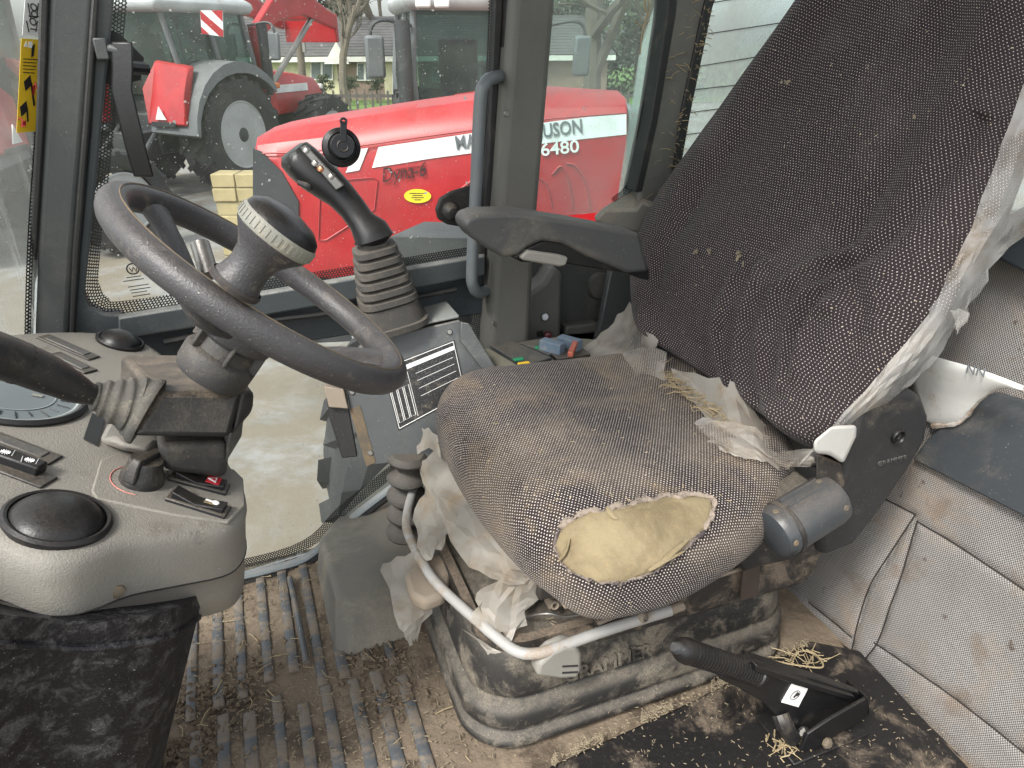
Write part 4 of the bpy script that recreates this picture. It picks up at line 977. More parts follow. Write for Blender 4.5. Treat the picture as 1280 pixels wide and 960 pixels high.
for r in rs:
    row = [cush_pt(k % nA, r) for k in range(nA)]
    if prevP:
        prevL = [prevL[k]+(row[k]-prevP[k]).length for k in range(nA)]
    uvr.append([((OC[k].x-cc.x)/(OC[k]-cc).length*prevL[k], (OC[k].y-cc.y)/(OC[k]-cc).length*prevL[k]) for k in range(nA)])
    rows.append(row); prevP = row
for s_, dz in ((1.004, .016), (1.0, .034), (.985, .05), (.95, .06)):
    row = [cc+(OC[k]-cc)*s_+Vector((0, 0, -dz)) for k in range(nA)]
    prevL = [prevL[k]+(row[k]-prevP[k]).length for k in range(nA)]
    uvr.append([((OC[k].x-cc.x)/(OC[k]-cc).length*prevL[k], (OC[k].y-cc.y)/(OC[k]-cc).length*prevL[k]) for k in range(nA)]); rows.append(row); prevP = row
g.grid([r+[r[0]] for r in rows], uv=[u+[u[0]] for u in uvr])
g.face([g.pts([p]) for p in reversed(rows[-1])])
# rotate the print so that its rows run along the cushion
cushion = obj('seat_cushion', g, m_cush, seat, ang=70, sub=1)
from mathutils.bvhtree import BVHTree
bpy.context.view_layer.update()
CB = BVHTree.FromObject(cushion, bpy.context.evaluated_depsgraph_get())
def on_cush(px_, py_, off=0):
    dr = ray(px_, py_).normalized(); loc, nor, i_, d_ = CB.ray_cast(CAM, dr)
    if loc is None: return V(px_, py_, Z=CZ)
    if nor.dot(dr) > 0: nor = -nor
    return loc+nor*off
# -- torn hole with bare foam
hole_px = [(696, 692), (699, 668), (709, 655), (722, 650), (738, 641), (752, 645), (770, 637), (788, 635), (800, 629), (815, 629), (830, 623), (846, 624), (860, 621), (884, 623), (889, 634), (886, 654), (868, 676), (842, 698), (820, 712), (800, 720), (775, 729), (757, 729), (738, 726), (714, 714)]
def cm2(P, n):
    return [(v.x, v.y) for v in catmull([Vector((x, y, 0)) for x, y in P], n, closed=True)]
hp = [(x+2.2*nz((x, y, 0), .21), y+2.2*nz((x, y, 9), .23)) for x, y in cm2(hole_px, 4)]
hcx, hcy = sum(x for x, y in hp)/len(hp), sum(y for x, y in hp)/len(hp)
ylo, yhi = min(y for x, y in hp)+.3, max(y for x, y in hp)-.3
hrows = []
for j in range(31):
    Y = lerp(ylo, yhi, j/30); xs = []
    for (xa, ya), (xb, yb) in zip(hp, hp[1:]+hp[:1]):
        if (ya-Y)*(yb-Y) <= 0 and ya != yb: xs.append(xa+(xb-xa)*(Y-ya)/(yb-ya))
    row = []
    for k in range(43):
        t = k/42; X = lerp(min(xs), max(xs), t); e = (1-abs(2*t-1)**4)*(1-abs(2*j/30-1)**4)
        row.append(on_cush(X, Y, .0015+.0065*e**.5+.0035*nz((X, Y, 0), .04)*e+.0014*nz((X, Y, 3), .13)))
    hrows.append(row)
foam = obj('exposed_foam', M().grid(hrows), m_foam, cushion, ang=70)
HO = [on_cush(x, y, .003) for x, y in hp]; hc = sum(HO, Vector())/len(HO)
m_hem = mat('torn_fabric_hem', (.05, .04, .042), .95, dust=.7, ds=60, thr=(.42, .6), dcol=(.3, .25, .2))
n_ = len(HO)
up_ = [i for i in range(n_) if hp[i][1] < 662 and hp[i][0] > 699]
for nm, sel, mt_, r0_, amp in (('torn_edge', list(range(min(up_)-1, max(up_)+2)), m_fray, .0042, .0055), ('torn_hem', list(range(max(up_), n_))+list(range(0, min(up_)+1)), m_hem, .0026, .003)):
    P = [HO[i % n_]+Vector((0, 0, .002+.003*nz(HO[i % n_], 70)))+(HO[i % n_]-hc).normalized()*amp*nz(HO[i % n_], 55) for i in sel]
    P = catmull(P, 3)
    t_ = M().tube(P, [r0_*(1+.9*nz(p, 130)) for p in P], 8, flat=.7); obj(nm, t_, mt_, cushion)
th_ = M()
for k in range(190):
    i = random.randrange(len(HO)); p = lerp(HO[i], HO[(i+1) % len(HO)], random.random())+Vector((0, 0, .005)); inn = (hc-p).normalized()
    d1 = (inn*random.uniform(-.8, 1)+Vector((random.uniform(-.7, .7), random.uniform(-.7, .7), random.uniform(-.1, .25)))).normalized(); l_ = random.uniform(.004, .012)
    th_.tube([p, p+d1*l_*.5+Vector((0, 0, .001)), p+d1*l_], .0004, 3, caps=False)
setp(obj('frayed_threads', th_, m_fray, cushion), kind='stuff')
for a, b, c in (((822, 702), (838, 690), (856, 676)), ((806, 712), (826, 700), (850, 690)), ((758, 640), (765, 650), (772, 655)), ((705, 700), (712, 690), (716, 676))):
    q = [on_cush(*p_, .010) for p_ in (a, b, c)]
    obj('foam_flap', M().tube(catmull(q, 5), [.002, .003, .0035, .004, .004, .004, .004, .0035, .003, .002, .001], 8, flat=.5), m_foam, cushion)
# -- backrest
BN = Vector((-1, 0, .5)).normalized(); BP = plane((.72, 1, .5), BN)
Lp = [(800, 418), (789, 396), (783, 362), (783, 328), (790, 295), (801, 268), (818, 236), (840, 204), (885, 142), (930, 78), (985, 0), (1030, -70), (1085, -140)]
Rp = [(1000, 560), (1030, 545), (1062, 512), (1094, 470), (1130, 424), (1160, 382), (1188, 330), (1212, 284), (1240, 210), (1262, 150), (1285, 80), (1300, 0), (1310, -80)]
Lc = catmull(pxpoly(BP, Lp), 13); Rc = catmull(pxpoly(BP, Rp), 13); nV = len(Lc); nS = 130
def bsegs(lines):
    out = []
    for ln in lines:
        q = catmull(pxpoly(BP, ln), 3); out += list(zip(q[:-1], q[1:]))
    return out
RIDGE = bsegs([[(926, 352), (904, 405), (901, 450), (918, 494)], [(959, 338), (936, 405), (926, 470), (940, 504)], [(982, 360), (960, 420), (957, 485), (976, 518)],
               [(1066, 318), (1020, 335), (984, 362)], [(1060, 350), (1015, 370), (993, 412), (988, 486)], [(1048, 387), (1021, 405), (1010, 470)]])
VALLEY = bsegs([[(1232, 140), (1190, 215), (1150, 268), (1105, 315), (1062, 336)], [(1075, 355), (1080, 400), (1060, 460), (1040, 500)]])
BU = Vector((.5, 0, 1)).normalized()
def back_off(s, v):
    edge = 1-abs(s)**7
    h = -.075*(1-max(0, edge)**.5)
    bol = sm(.45, .78, abs(s))
    h += .034*bol*(1-.25*v)
    # lumbar flutes
    win = sm(.07, .11, v+.05*abs(s))*sm(.36, .27, v+.1*abs(s))*sm(.62, .45, abs(s+.05))
    h += .018*sm(.05, .25, v)*sm(.62, .3, v)*(1-bol)
    h -= .012*math.exp(-((abs(s)-.55)/.06)**2)*sm(.1, .3, v)*sm(.75, .5, v)
    b = max(0, (.05-v)/.05); h -= .05*b**2
    h += .003*nz((s*3, v*6, 1), 1.3)+.002*nz((s*9, v*14, 2), 1.2)
    return h
rows = []; uvr = []; vl = 0
for j in range(nV):
    v = j/(nV-1); a, b = Lc[j], Rc[j]; wid = (a-b).length
    if j: vl += ((a+b)/2-(Lc[j-1]+Rc[j-1])/2).length
    row = []; ur = []
    for i in range(nS+1):
        s = -1+2*i/nS; se = math.copysign(abs(s)**.9, s); p = lerp(a, b, (se+1)/2); h = back_off(se, v)
        if v < .5: h += .015*math.exp(-(min(segd(p, *q) for q in RIDGE)/.0115)**2)
        if v < .75: h -= .015*math.exp(-(min(segd(p, *q) for q in VALLEY)/.016)**2)
        row.append(p+BN*h); ur.append((0, 0))
    u = 0; us = [0]
    for i in range(1, nS+1): u += (row[i]-row[i-1]).length; us.append(u)
    ur = [(q-u/2, vl) for q in us]; rows.append(row); uvr.append(ur)
g = M().grid(rows, uv=uvr)
br = [[lerp(a, b, t)-BN*d for t, d in ((0, .075), (.03, .10), (.5, .115), (.97, .10), (1, .075))] for a, b in zip(Lc, Rc)]
bm_ = M().grid(br, flip=True)
backrest = obj('backrest', g, m_back, seat, ang=70, recalc=False)
obj('backrest_shell', bm_, m_char, backrest)
obj('backrest_underside', M().grid([[lerp(r0_, r1_, t) for t in (0, .5, 1)] for r0_, r1_ in zip(rows[0], [lerp(br[0][0], br[0][-1], i/nS) for i in range(nS+1)])]), m_side, backrest)
# clods and flecks caught on the fabric
fk = M()
def on_back(x, y, h=.0): return BP(x, y, h)
for x, y, s_ in ((984, 104, .006), (870, 314, .005), (886, 314, .005), (925, 318, .006), (928, 330, .004), (1144, 146, .004), (800, 500, .004)):
    p = BP(x, y, .028); 
    for k in range(5):
        q = p+Vector((random.gauss(0, s_*.6), random.gauss(0, s_*.6), random.gauss(0, s_*.6))); fk.box(q, (s_*random.uniform(.5, 1.2), s_*.6, s_*.5), (Vector((random.random(), random.random(), .3)), Vector((random.random(), -1, .2)), Vector((0, .4, 1))))
setp(obj('dried_mud', fk, m_chaff, backrest), kind='stuff')
# -- recliner cover on the near side
YR = YP(.675)
rp = [(1072, 512), (1100, 492), (1138, 486), (1156, 497), (1164, 520), (1160, 550), (1140, 585), (1116, 620), (1090, 655), (1070, 682), (1028, 698), (1020, 660), (1040, 630), (1055, 585)]
rc = obj('recliner_cover', slab(YR, rp, 0, .05, yv), m_recl, seat, bevel=.014, seg=4)
ko = V(1121, 545, Y=.675)
obj('round_emblem', M().lathe([(.0125, .0), (.0125, .004), (.011, .006), (.0098, .004), (.0095, .002), (.0005, .002)], ko, -yv, 28), m_blackclean, rc)
obj('emblem_mark', M().tube(catmull([ko+Vector((-.004, -.003, .004)), ko+Vector((.002, -.003, .005)), ko+Vector((.004, -.003, 0)), ko+Vector((.001, -.003, -.004))], 5), .001, 5).box(ko+Vector((.001, -.003, .001)), (.007, .001, .0015)).box(ko+Vector((.001, -.003, -.002)), (.007, .001, .0015)), m_recl, rc)
text('embossed_name', 'GRAMMER', .0125, V(1096, 583, Y=.6745), V(1140, 572, Y=.674)-V(1096, 583, Y=.674), BU, m_char, rc, ext=.0018, sx=1.05)
wl = obj('release_lever', M().loft([[V(x, y, Y=Y) for x, y in q] for q, Y in (([(1016, 552), (1040, 532), (1071, 531), (1070, 546), (1054, 580), (1036, 568), (1018, 567)], .655), ([(1016, 552), (1040, 532), (1071, 531), (1070, 546), (1054, 580), (1036, 568), (1018, 567)], .70))]), m_whitepl, seat, bevel=.006, seg=3)
kc0, kc1 = V(966, 668, Y=.655), V(1040, 622, Y=.665); kax = (kc1-kc0).normalized()
kn = obj('adjuster_knob', M().lathe([(.0005, -.004), (.03, -.004), (.037, 0), (.0395, .006), (.0405, .012), (.0405, (kc1-kc0).length*.9), (.038, (kc1-kc0).length), (.03, (kc1-kc0).length+.006), (.0005, (kc1-kc0).length+.006)], kc0, kax, 36), m_knobc, seat)
LK = (kc1-kc0).length; a_, b_, c_ = frame_of(kax)
obj('knob_band', M().lathe([(.0406, .018), (.0422, .02), (.0422, .026), (.0406, .028)], kc0, kax, 36), m_black, kn)
vdir = (CAM-kc0).normalized(); vdir = (vdir-kax*vdir.dot(kax)).normalized(); wdir = kax.cross(vdir)
for t, s_ in ((.08, -.4), (.06, .45), (.9, .35), (.85, -.55)):
    n_ = (vdir+wdir*s_*2).normalized(); obj('knob_hole', M().lathe([(.0005, .001), (.004, .001), (.005, 0)], kc0+kax*LK*t+n_*.0404, n_, 12), m_boxrust, kn)
for s_ in (-.35, .1): obj('knob_rib', M().tube([kc0+kax*.03+(vdir+wdir*s_*2-wdir*.8).normalized()*.0405, kc0+kax*LK*.85+(vdir+wdir*s_*2-wdir*.8).normalized()*.0405], .0025, 6), m_knobc, kn)
obj('hinge_neck', M().loft([[V(x, y, Y=Y) for x, y in ((1020, 566), (1052, 580), (1060, 612), (1020, 604))] for Y in (.675, .72)]), m_mech, seat, bevel=.004)
obj('hinge_bracket', M().prism([V(x, y, Y=.69) for x, y in ((920, 690), (950, 640), (1010, 600), (1060, 640), (1030, 690), (990, 700), (950, 708), (930, 715))], (0, .03, 0)), m_black, seat, bevel=.003)
obj('rusty_strap', M().prism([V(x, y, Y=.735) for x, y in ((932, 690), (952, 688), (948, 745), (926, 752))], (0, .006, 0)), mat('rust_strap', (.05, .035, .027), .8, dust=.7, ds=20), seat, bevel=.002)
obj('strap_pin', M().tube([V(922, 700, Y=.70), V(930, 676, Y=.70)], .0055, 8), m_knobc, seat)
# -- armrest on the far side
YA = YP(1.12)
ap = [(580, 283), (585, 272), (600, 267), (650, 266), (720, 277), (800, 292), (812, 340), (785, 342), (735, 322), (702, 305), (678, 302), (660, 310), (648, 320), (630, 323), (607, 310), (590, 298)]
arm = obj('armrest', slab(YA, ap, 0, .065, yv), m_char, seat, bevel=.012, seg=4)
obj('armrest_base', slab(YP(1.128), [(640, 322), (662, 308), (680, 300), (720, 305), (812, 336), (812, 352), (780, 342), (705, 330), (652, 328)], 0, .05, yv), m_blackclean, arm, bevel=.004)
obj('armrest_latch', slab(YP(1.118), [(650, 322), (660, 313), (700, 319), (711, 322), (708, 332), (700, 334), (655, 326)], 0, .04, yv), m_lever, arm, bevel=.004)

# ================================================================== LOOSE PLASTIC WRAP
def sheet(name, rows, mt, label, cat, amp=.006, sc=22, n=5, group=None, solid=0):
    rnd = random.Random(label); n = 4 if 'dusty' not in label else 3
    R_ = [catmull(r, n) for r in rows]; G = [list(c) for c in zip(*[catmull(list(c), n) for c in zip(*R_)])]
    nr, nc = len(G), len(G[0]); cg = sum((p for r in G for p in r), Vector())/(nr*nc); a2 = rnd.uniform(.6, 2.4)
    for j, r in enumerate(G):
        for k, p in enumerate(r):
            # long sharp folds fanning over the sheet, then a random crumple of single corners
            u, v = j/nr, k/nc; t = (u*math.cos(a2)+v*math.sin(a2))*5.2+1.3*nz(p, 7)
            fold = 2*abs(2*(t-math.floor(t+.5)))-1
            q = p+(CAM-p).normalized()*fold*amp*.38+Vector((rnd.gauss(0, 1), rnd.gauss(0, 1), rnd.gauss(0, 1)))*amp*.10
            if j in (0, nr-1) or k in (0, nc-1): q = q+(p-cg).normalized()*(.012*nz(p, 55)+.008*rnd.gauss(0, .5))*min(1, amp/.008)
            r[k] = q
    m = M(); ids = m.pts([p for r in G for p in r])
    for j in range(nr-1):
        for k in range(nc-1):
            q = [ids+j*nc+k, ids+j*nc+k+1, ids+(j+1)*nc+k+1, ids+(j+1)*nc+k]
            for tri in (((0, 1, 2), (0, 2, 3)) if rnd.random() < .5 else ((0, 1, 3), (1, 2, 3))): m.face([q[i] for i in tri])
    o = obj(name, m, mt, None, ang=16, solid=solid); return setp(o, label, cat, group)
d = lambda x, y, dd: V(x, y, d=dd)
GW = 'torn pieces of plastic wrap left on the seat'
sheet('plastic_wrap', [[d(710, 443, 1.56), d(745, 424, 1.62), d(772, 395, 1.62), d(788, 380, 1.56)],
                       [d(722, 453, 1.53), d(752, 443, 1.55), d(782, 425, 1.55), d(800, 400, 1.50)],
                       [d(748, 457, 1.50), d(772, 460, 1.47), d(798, 445, 1.46), d(815, 420, 1.44)],
                       [d(770, 470, 1.46), d(790, 478, 1.43), d(812, 468, 1.42), d(832, 452, 1.40)],
                       [d(778, 494, 1.42), d(798, 502, 1.40), d(818, 507, 1.385), d(836, 514, 1.37)]], m_film1, 'crumpled clear plastic wrap at the far back corner of the cushion', 'plastic wrap', .008, 26, 6, GW)
def bk_d(x, y, o): return BP(x, y, o)
Ls = [(1000, 578), (1040, 533), (1090, 478), (1132, 428), (1166, 383), (1190, 333), (1214, 284), (1240, 214), (1263, 150), (1290, 78)]
Rs = [(1018, 582), (1060, 545), (1116, 500), (1162, 458), (1194, 414), (1216, 384), (1248, 322), (1290, 290), (1335, 250), (1385, 190)]
sheet('plastic_wrap', [[bk_d(*a, .012), bk_d(lerp(a[0], b[0], .5), lerp(a[1], b[1], .5), -.01), bk_d(*b, -.06)] for a, b in zip(Ls, Rs)], m_film3, 'long milky strip of plastic wrap along the near edge of the backrest', 'plastic wrap', .006, 24, 5, GW)
sheet('plastic_wrap', [[bk_d(1188, 388, -.045), bk_d(1200, 385, -.05)], [bk_d(1194, 404, -.05), bk_d(1212, 392, -.055)], [bk_d(1196, 418, -.055), bk_d(1200, 412, -.06)]], m_film3, 'small torn scrap of plastic dangling from the long strip', 'plastic wrap', .002, 40, 4, GW)
sheet('plastic_wrap', [[on_cush(868, 542, .02), on_cush(900, 545, .025), on_cush(940, 552, .03), d(975, 563, 1.16), d(1010, 560, 1.10)],
                       [on_cush(882, 556, .012), on_cush(905, 562, .014), on_cush(938, 568, .018), d(975, 575, 1.13), d(1014, 572, 1.075)],
                       [on_cush(905, 572, .008), on_cush(930, 578, .01), on_cush(955, 584, .012), d(985, 586, 1.11), d(1016, 580, 1.07)]], m_film1, 'yellowed plastic wrap crumpled along the bottom edge of the backrest', 'plastic wrap', .009, 34, 6, GW)
sheet('plastic_wrap', [[on_cush(838, 470, .02), on_cush(872, 488, .035), on_cush(915, 512, .045), d(965, 545, 1.2)],
                       [on_cush(850, 488, .006), on_cush(885, 512, .012), on_cush(925, 538, .02), d(975, 562, 1.17)],
                       [on_cush(868, 505, .004), on_cush(893, 535, .006), on_cush(930, 556, .01), d(980, 578, 1.15)]], m_film2, 'dusty straw strewn plastic in the gap between cushion and backrest', 'plastic wrap', .007, 34, 6, GW)
sheet('plastic_wrap', [[on_cush(868, 536, .012), on_cush(880, 534, .02)], [on_cush(876, 545, .014), on_cush(892, 540, .02)]], m_film3, 'small curled end of plastic on the middle of the cushion', 'plastic wrap', .003, 40, 4, GW)
sheet('plastic_wrap', [[V(556, 545, Z=.40), V(580, 580, Z=.40), V(608, 630, Z=.40), V(645, 675, Z=.40), V(682, 716, Z=.40)],
                       [V(534, 572, Z=.375), V(556, 612, Z=.375), V(585, 660, Z=.375), V(622, 702, Z=.37), V(668, 724, Z=.37)],
                       [V(524, 588, Z=.34), V(545, 640, Z=.345), V(575, 690, Z=.35), V(612, 722, Z=.35), V(648, 732, Z=.36)]], m_film2, 'dusty plastic sheet hanging under the front edge of the cushion', 'plastic wrap', .014, 15, 6, GW)
sheet('plastic_wrap', [[V(540, 590, Z=.33), V(530, 615, Z=.31), V(516, 650, Z=.285)], [V(565, 640, Z=.33), V(545, 660, Z=.315), V(522, 682, Z=.29)], [V(560, 672, Z=.31), V(545, 690, Z=.30), V(528, 704, Z=.285)]], m_film2, 'dusty folded plastic flap draped on the far bend of the bar', 'plastic wrap', .012, 20, 6, GW)
sheet('plastic_wrap', [[V(530, 690, Z=.275), V(505, 690, Z=.26), V(478, 704, Z=.24)], [V(540, 730, Z=.24), V(515, 740, Z=.22), V(490, 752, Z=.20)], [V(535, 765, Z=.2), V(520, 775, Z=.18), V(505, 790, Z=.16)], [V(522, 800, Z=.13), V(518, 802, Z=.12), V(512, 808, Z=.11)]], m_film2, 'dusty plastic sheet hanging outside the bar above the floor hump', 'plastic wrap', .01, 20, 6, GW)
sheet('plastic_wrap', [[V(600, 735, Z=.34), V(640, 722, Z=.36), V(668, 722, Z=.37)], [V(592, 765, Z=.305), V(628, 770, Z=.30), V(668, 750, Z=.32)], [V(605, 792, Z=.285), V(632, 798, Z=.28), V(655, 780, Z=.29)]], m_film2, 'looped clear plastic flap below the front corner of the cushion', 'plastic wrap', .012, 24, 6, GW)
sheet('plastic_wrap', [[V(580, 788, Z=.285), V(600, 800, Z=.28), V(625, 815, Z=.27)], [V(592, 795, Z=.268), V(606, 812, Z=.265), V(612, 822, Z=.26)]], m_film2, 'small dusty plastic scrap inside the corner of the bar', 'plastic wrap', .004, 30, 5, GW)
sheet('plastic_wrap', [[V(516, 545, Z=.40), V(530, 530, Z=.43), V(548, 545, Z=.43)], [V(524, 566, Z=.375), V(536, 560, Z=.39), V(552, 575, Z=.40)]], m_film2, 'dusty plastic corner poking out left of the cushion', 'plastic wrap', .006, 30, 5, GW)

# ================================================================== HANDBRAKE
YH = .575
hbk = thing('handbrake', V(1010, 925, Z=.085), 'black handbrake lever with ribbed grip and white P sticker', 'handbrake')
YB = YP(YH)
p0, p1 = V(853, 812, Y=YH), V(944, 842, Y=YH+.003); ax = (p1-p0).normalized(); LG = (p1-p0).length
pr_ = [(.0005, -.012), (.008, -.011), (.015, -.005), (.0175, .002), (.0185, .012), (.0165, .016)]
for k in range(22):
    h = .018+(LG-.02)*k/22; pr_ += [(.0175, h), (.0175, h+(LG-.02)/22*.55), (.0155, h+(LG-.02)/22*.6), (.0155, h+(LG-.02)/22*.95)]
pr_ += [(.0185, LG), (.018, LG+.008), (.0005, LG+.008)]
obj('grip', M().lathe(pr_, p0, ax, 24), m_blackclean, hbk, ang=30)
obj('release_button', M().lathe([(.0005, -.02), (.006, -.0195), (.008, -.016), (.009, -.008)], p0, ax, 18), m_knobc, hbk)
lb = obj('lever_arm', slab(YB, [(928, 828), (946, 826), (968, 836), (1020, 848), (1072, 866), (1086, 872), (1060, 884), (1025, 908), (1008, 925), (980, 905), (956, 880), (926, 862), (900, 850), (905, 842)], -.004, .018, yv), m_blackclean, hbk, bevel=.003)
fl_ = obj('arm_flange', slab(YB, [(946, 832), (970, 840), (1070, 872), (1068, 878), (968, 848), (944, 840)], -.014, .034, yv), m_blackclean, hbk, bevel=.002)
chn = M()
chn.prism([V(x, y, Y=YH-.03) for x, y in ((1086, 872), (1088, 893), (1022, 935), (1000, 940), (1010, 918), (1040, 898))], (0, .006, 0))
chn.prism([V(x, y, Y=YH+.05) for x, y in ((1062, 852), (1086, 872), (1084, 893), (1040, 900))], (0, .006, 0))
chn.prism([V(1085, 871, Y=YH-.03), V(1087, 893, Y=YH-.03), V(1064, 872, Y=YH+.055), V(1062, 851, Y=YH+.055)], Vector((-.005, 0, 0)))
obj('bracket', chn, m_blackclean, hbk, bevel=.0015)
obj('bracket_base', M().box(V(1030, 925, Z=.089)+Vector((.0, .03, 0)), (.16, .10, .006)), m_platform, hbk, bevel=.002)
pt = obj('sticker', slab(YB, [(990, 855), (1010, 861), (998, 884), (977, 878)], -.0055, .001, yv), m_white, hbk, smooth=False)
pc_ = V(994, 869, Y=YH-.0062); sx_ = (V(1004, 872, Y=YH-.006)-V(986, 866, Y=YH-.006)).normalized()
obj('sticker_ring', M().lathe([(.0088, 0), (.0088, .0006), (.0094, .0006), (.0094, 0)], pc_, -yv, 24), m_black2, pt)
text('sticker_letter', 'P', .0135, pc_-sx_*.0042-Vector((0, .0006, .0046)), sx_, (0, 0, 1), m_black2, pt, off=.0007)
for x, y, r in ((985, 905, .0085), (1003, 915, .011), (1033, 928, .009)):
    obj('bolt', M().lathe([(.0005, .008), (r*.6, .0075), (r, .004), (r, 0)], V(x, y, Y=YH-.012 if x < 1020 else YH-.045), -yv+Vector((0, 0, .3)), 8), m_steel if x < 1020 else m_boxrust, hbk, ang=20)
obj('cable_boot', M().tube(catmull([V(975, 893, Y=YH), V(980, 905, Y=YH-.01), V(990, 922, Y=YH-.01)], 4), .014, 10), m_black, hbk)

# ================================================================== SWITCHES BESIDE THE SEAT
sc_ = thing('switch_panel', V(660, 450, Z=.5), 'dusty side panel of small switches between console and seat', 'switch panel')
ZC = lambda x, y, o=0: V(x, y, Z=.52+o)
obj('panel_top', M().prism([ZC(x, y) for x, y in ((606, 432), (640, 428), (700, 420), (745, 424), (800, 450), (700, 480), (610, 470))], (0, 0, -.05)), mat('switch_panel_plastic', (.15, .145, .115), .65, dust=.7, up=.5, ds=10, dcol=(.26, .24, .17)), sc_, bevel=.004)
for pts in ([(612, 436), (640, 430), (690, 452), (655, 462)], [(646, 432), (676, 428), (712, 440), (686, 448)]):
    obj('switch', M().prism([ZC(x, y, .001) for x, y in pts], (0, 0, .01)), m_dark, sc_, bevel=.002)
obj('green_lamp', M().box(ZC(675, 434, .013), (.022, .012, .004)), m_green, sc_, bevel=.001)
obj('green_lamp', M().box(ZC(648, 449, .013), (.022, .012, .004)), m_green, sc_, bevel=.001)
obj('yellow_tab', M().box(ZC(655, 455, .013), (.026, .014, .006)), m_yellow, sc_, bevel=.002)
fb = thing('fuse_holder', ZC(710, 436), 'two grey relay blocks with red strip behind the cushion', 'fuse holder')
for o in ((690, 434), (712, 430)):
    c0 = ZC(o[0], o[1], .02); obj('relay', M().box(c0, (.022, .055, .03), (Vector((.8, .5, 0)), Vector((-.5, .8, 0)), Vector((0, 0, 1)))), m_blue, fb, bevel=.002)
obj('red_strip', M().box(ZC(716, 436, .028), (.012, .055, .012), (Vector((.8, -.6, 0)), Vector((.6, .8, .1)), Vector((0, 0, 1)))), mat('red_plastic_strip', (.4, .1, .06), .5, dust=.5, ds=40), fb, bevel=.002)
obj('relay_base', M().box(ZC(708, 440, .006), (.08, .08, .012)), m_black, fb, bevel=.002)

# ================================================================== LOOSE STRAW AND CHAFF
def bits(name, fn, n, lr, r, mt, label=None, cat=None, flatz=True):
    m = M()
    for _ in range(n):
        p = fn()
        if p is None: continue
        a = random.uniform(0, math.pi*2); e = random.uniform(-.25, .25) if flatz else random.uniform(-.8, .8)
        dv = Vector((math.cos(a), math.sin(a), e)).normalized()*random.uniform(*lr)/2
        q = random.uniform(*r)
        if dv.length > .012: m.tube([p-dv, p+Vector((random.gauss(0, .003), random.gauss(0, .003), .002)), p+dv], q, 4, caps=False)
        else: m.tube([p-dv, p+dv], q, 4)
    return setp(obj(name, m, mt, smooth=False), label, cat, kind='stuff')
def on_floor():
    x, y = random.uniform(-.28, .3), random.uniform(.75, 1.4); return Vector((x, y, FLOOR+.004+.003*random.random()))
bits('floor_chaff', on_floor, 2200, (.002, .009), (.0005, .0014), m_chaff)
bits('floor_straw', on_floor, 90, (.012, .035), (.0006, .0011), m_straw)
def mudspot():
    c = random.choice([V(250, 870, Z=FLOOR), V(260, 920, Z=FLOOR), V(225, 945, Z=FLOOR), V(300, 850, Z=FLOOR), V(470, 830, Z=FLOOR), V(490, 880, Z=FLOOR)])
    return c+Vector((random.gauss(0, .035), random.gauss(0, .03), random.random()*.008))
bits('floor_mud', mudspot, 420, (.004, .014), (.002, .0045), mat('mud_clod', (.12, .09, .06), .95, dust=.6, ds=40, dcol=(.22, .17, .11), grain=.6, gs=200))
def seam_line():
    t = random.random(); t = (t+.12*math.sin(t*23)) % 1; x = lerp(690, 1010, t); y = lerp(950, 803, t)+random.gauss(0, 4.5); return V(x, y, Z=.09)
bits('seat_edge_chaff', seam_line, 900, (.001, .006), (.0005, .0013), m_chaff)
def corner_straw():
    return V(random.gauss(1005, 14), random.gauss(822, 7), Z=.092+random.random()*.01)
bits('corner_straw', corner_straw, 36, (.008, .05), (.0006, .0013), m_straw)
lo = M(); lo.tube(catmull([V(966, 826, Z=.11), V(1000, 832, Z=.115), V(1028, 834, Z=.12), V(1022, 820, Z=.11), V(1008, 812, Z=.1)], 6), .0017, 6)
setp(obj('straw_stalk', lo, m_straw), 'bent straw stalk behind the handbrake', 'straw')
def hb_straw(): return V(random.gauss(980, 12), random.gauss(930, 7), Z=.09+random.random()*.012)
bits('bracket_straw', hb_straw, 40, (.006, .03), (.0006, .0014), m_straw)
def back_straw():
    t = random.random(); p = on_cush(lerp(835, 905, t)+random.gauss(0, 6), lerp(478, 530, t)+random.gauss(0, 7), .012+random.random()*.008); return p
bits('seat_gap_straw', back_straw, 110, (.01, .05), (.0006, .0012), m_straw)
def pil_straw():
    y = random.uniform(0, 250); x = lerp(888, 838, min(1, y/235))+random.gauss(0, 4) if random.random() < .7 else lerp(868, 815, y/250)+random.gauss(0, 8); return DP(x, y, -.036)
bits('pillar_straw', pil_straw, 130, (.004, .035), (.0005, .001), m_straw, flatz=False)
def tray_dirt():
    x, y = random.uniform(.3, .86), random.uniform(.80, .9); return Vector((x, y, .254+random.random()*.006))
bits('tray_chaff', tray_dirt, 260, (.003, .014), (.0006, .0016), m_chaff)
def plat_dirt(): return V(random.uniform(760, 1180), random.uniform(850, 960), Z=.0875)
bits('platform_chaff', plat_dirt, 260, (.002, .007), (.0005, .001), m_chaff)
def cush_dirt(): return on_cush(random.uniform(600, 950), random.uniform(470, 640), .002)
bits('cushion_chaff', cush_dirt, 90, (.002, .008), (.0004, .0008), m_straw)

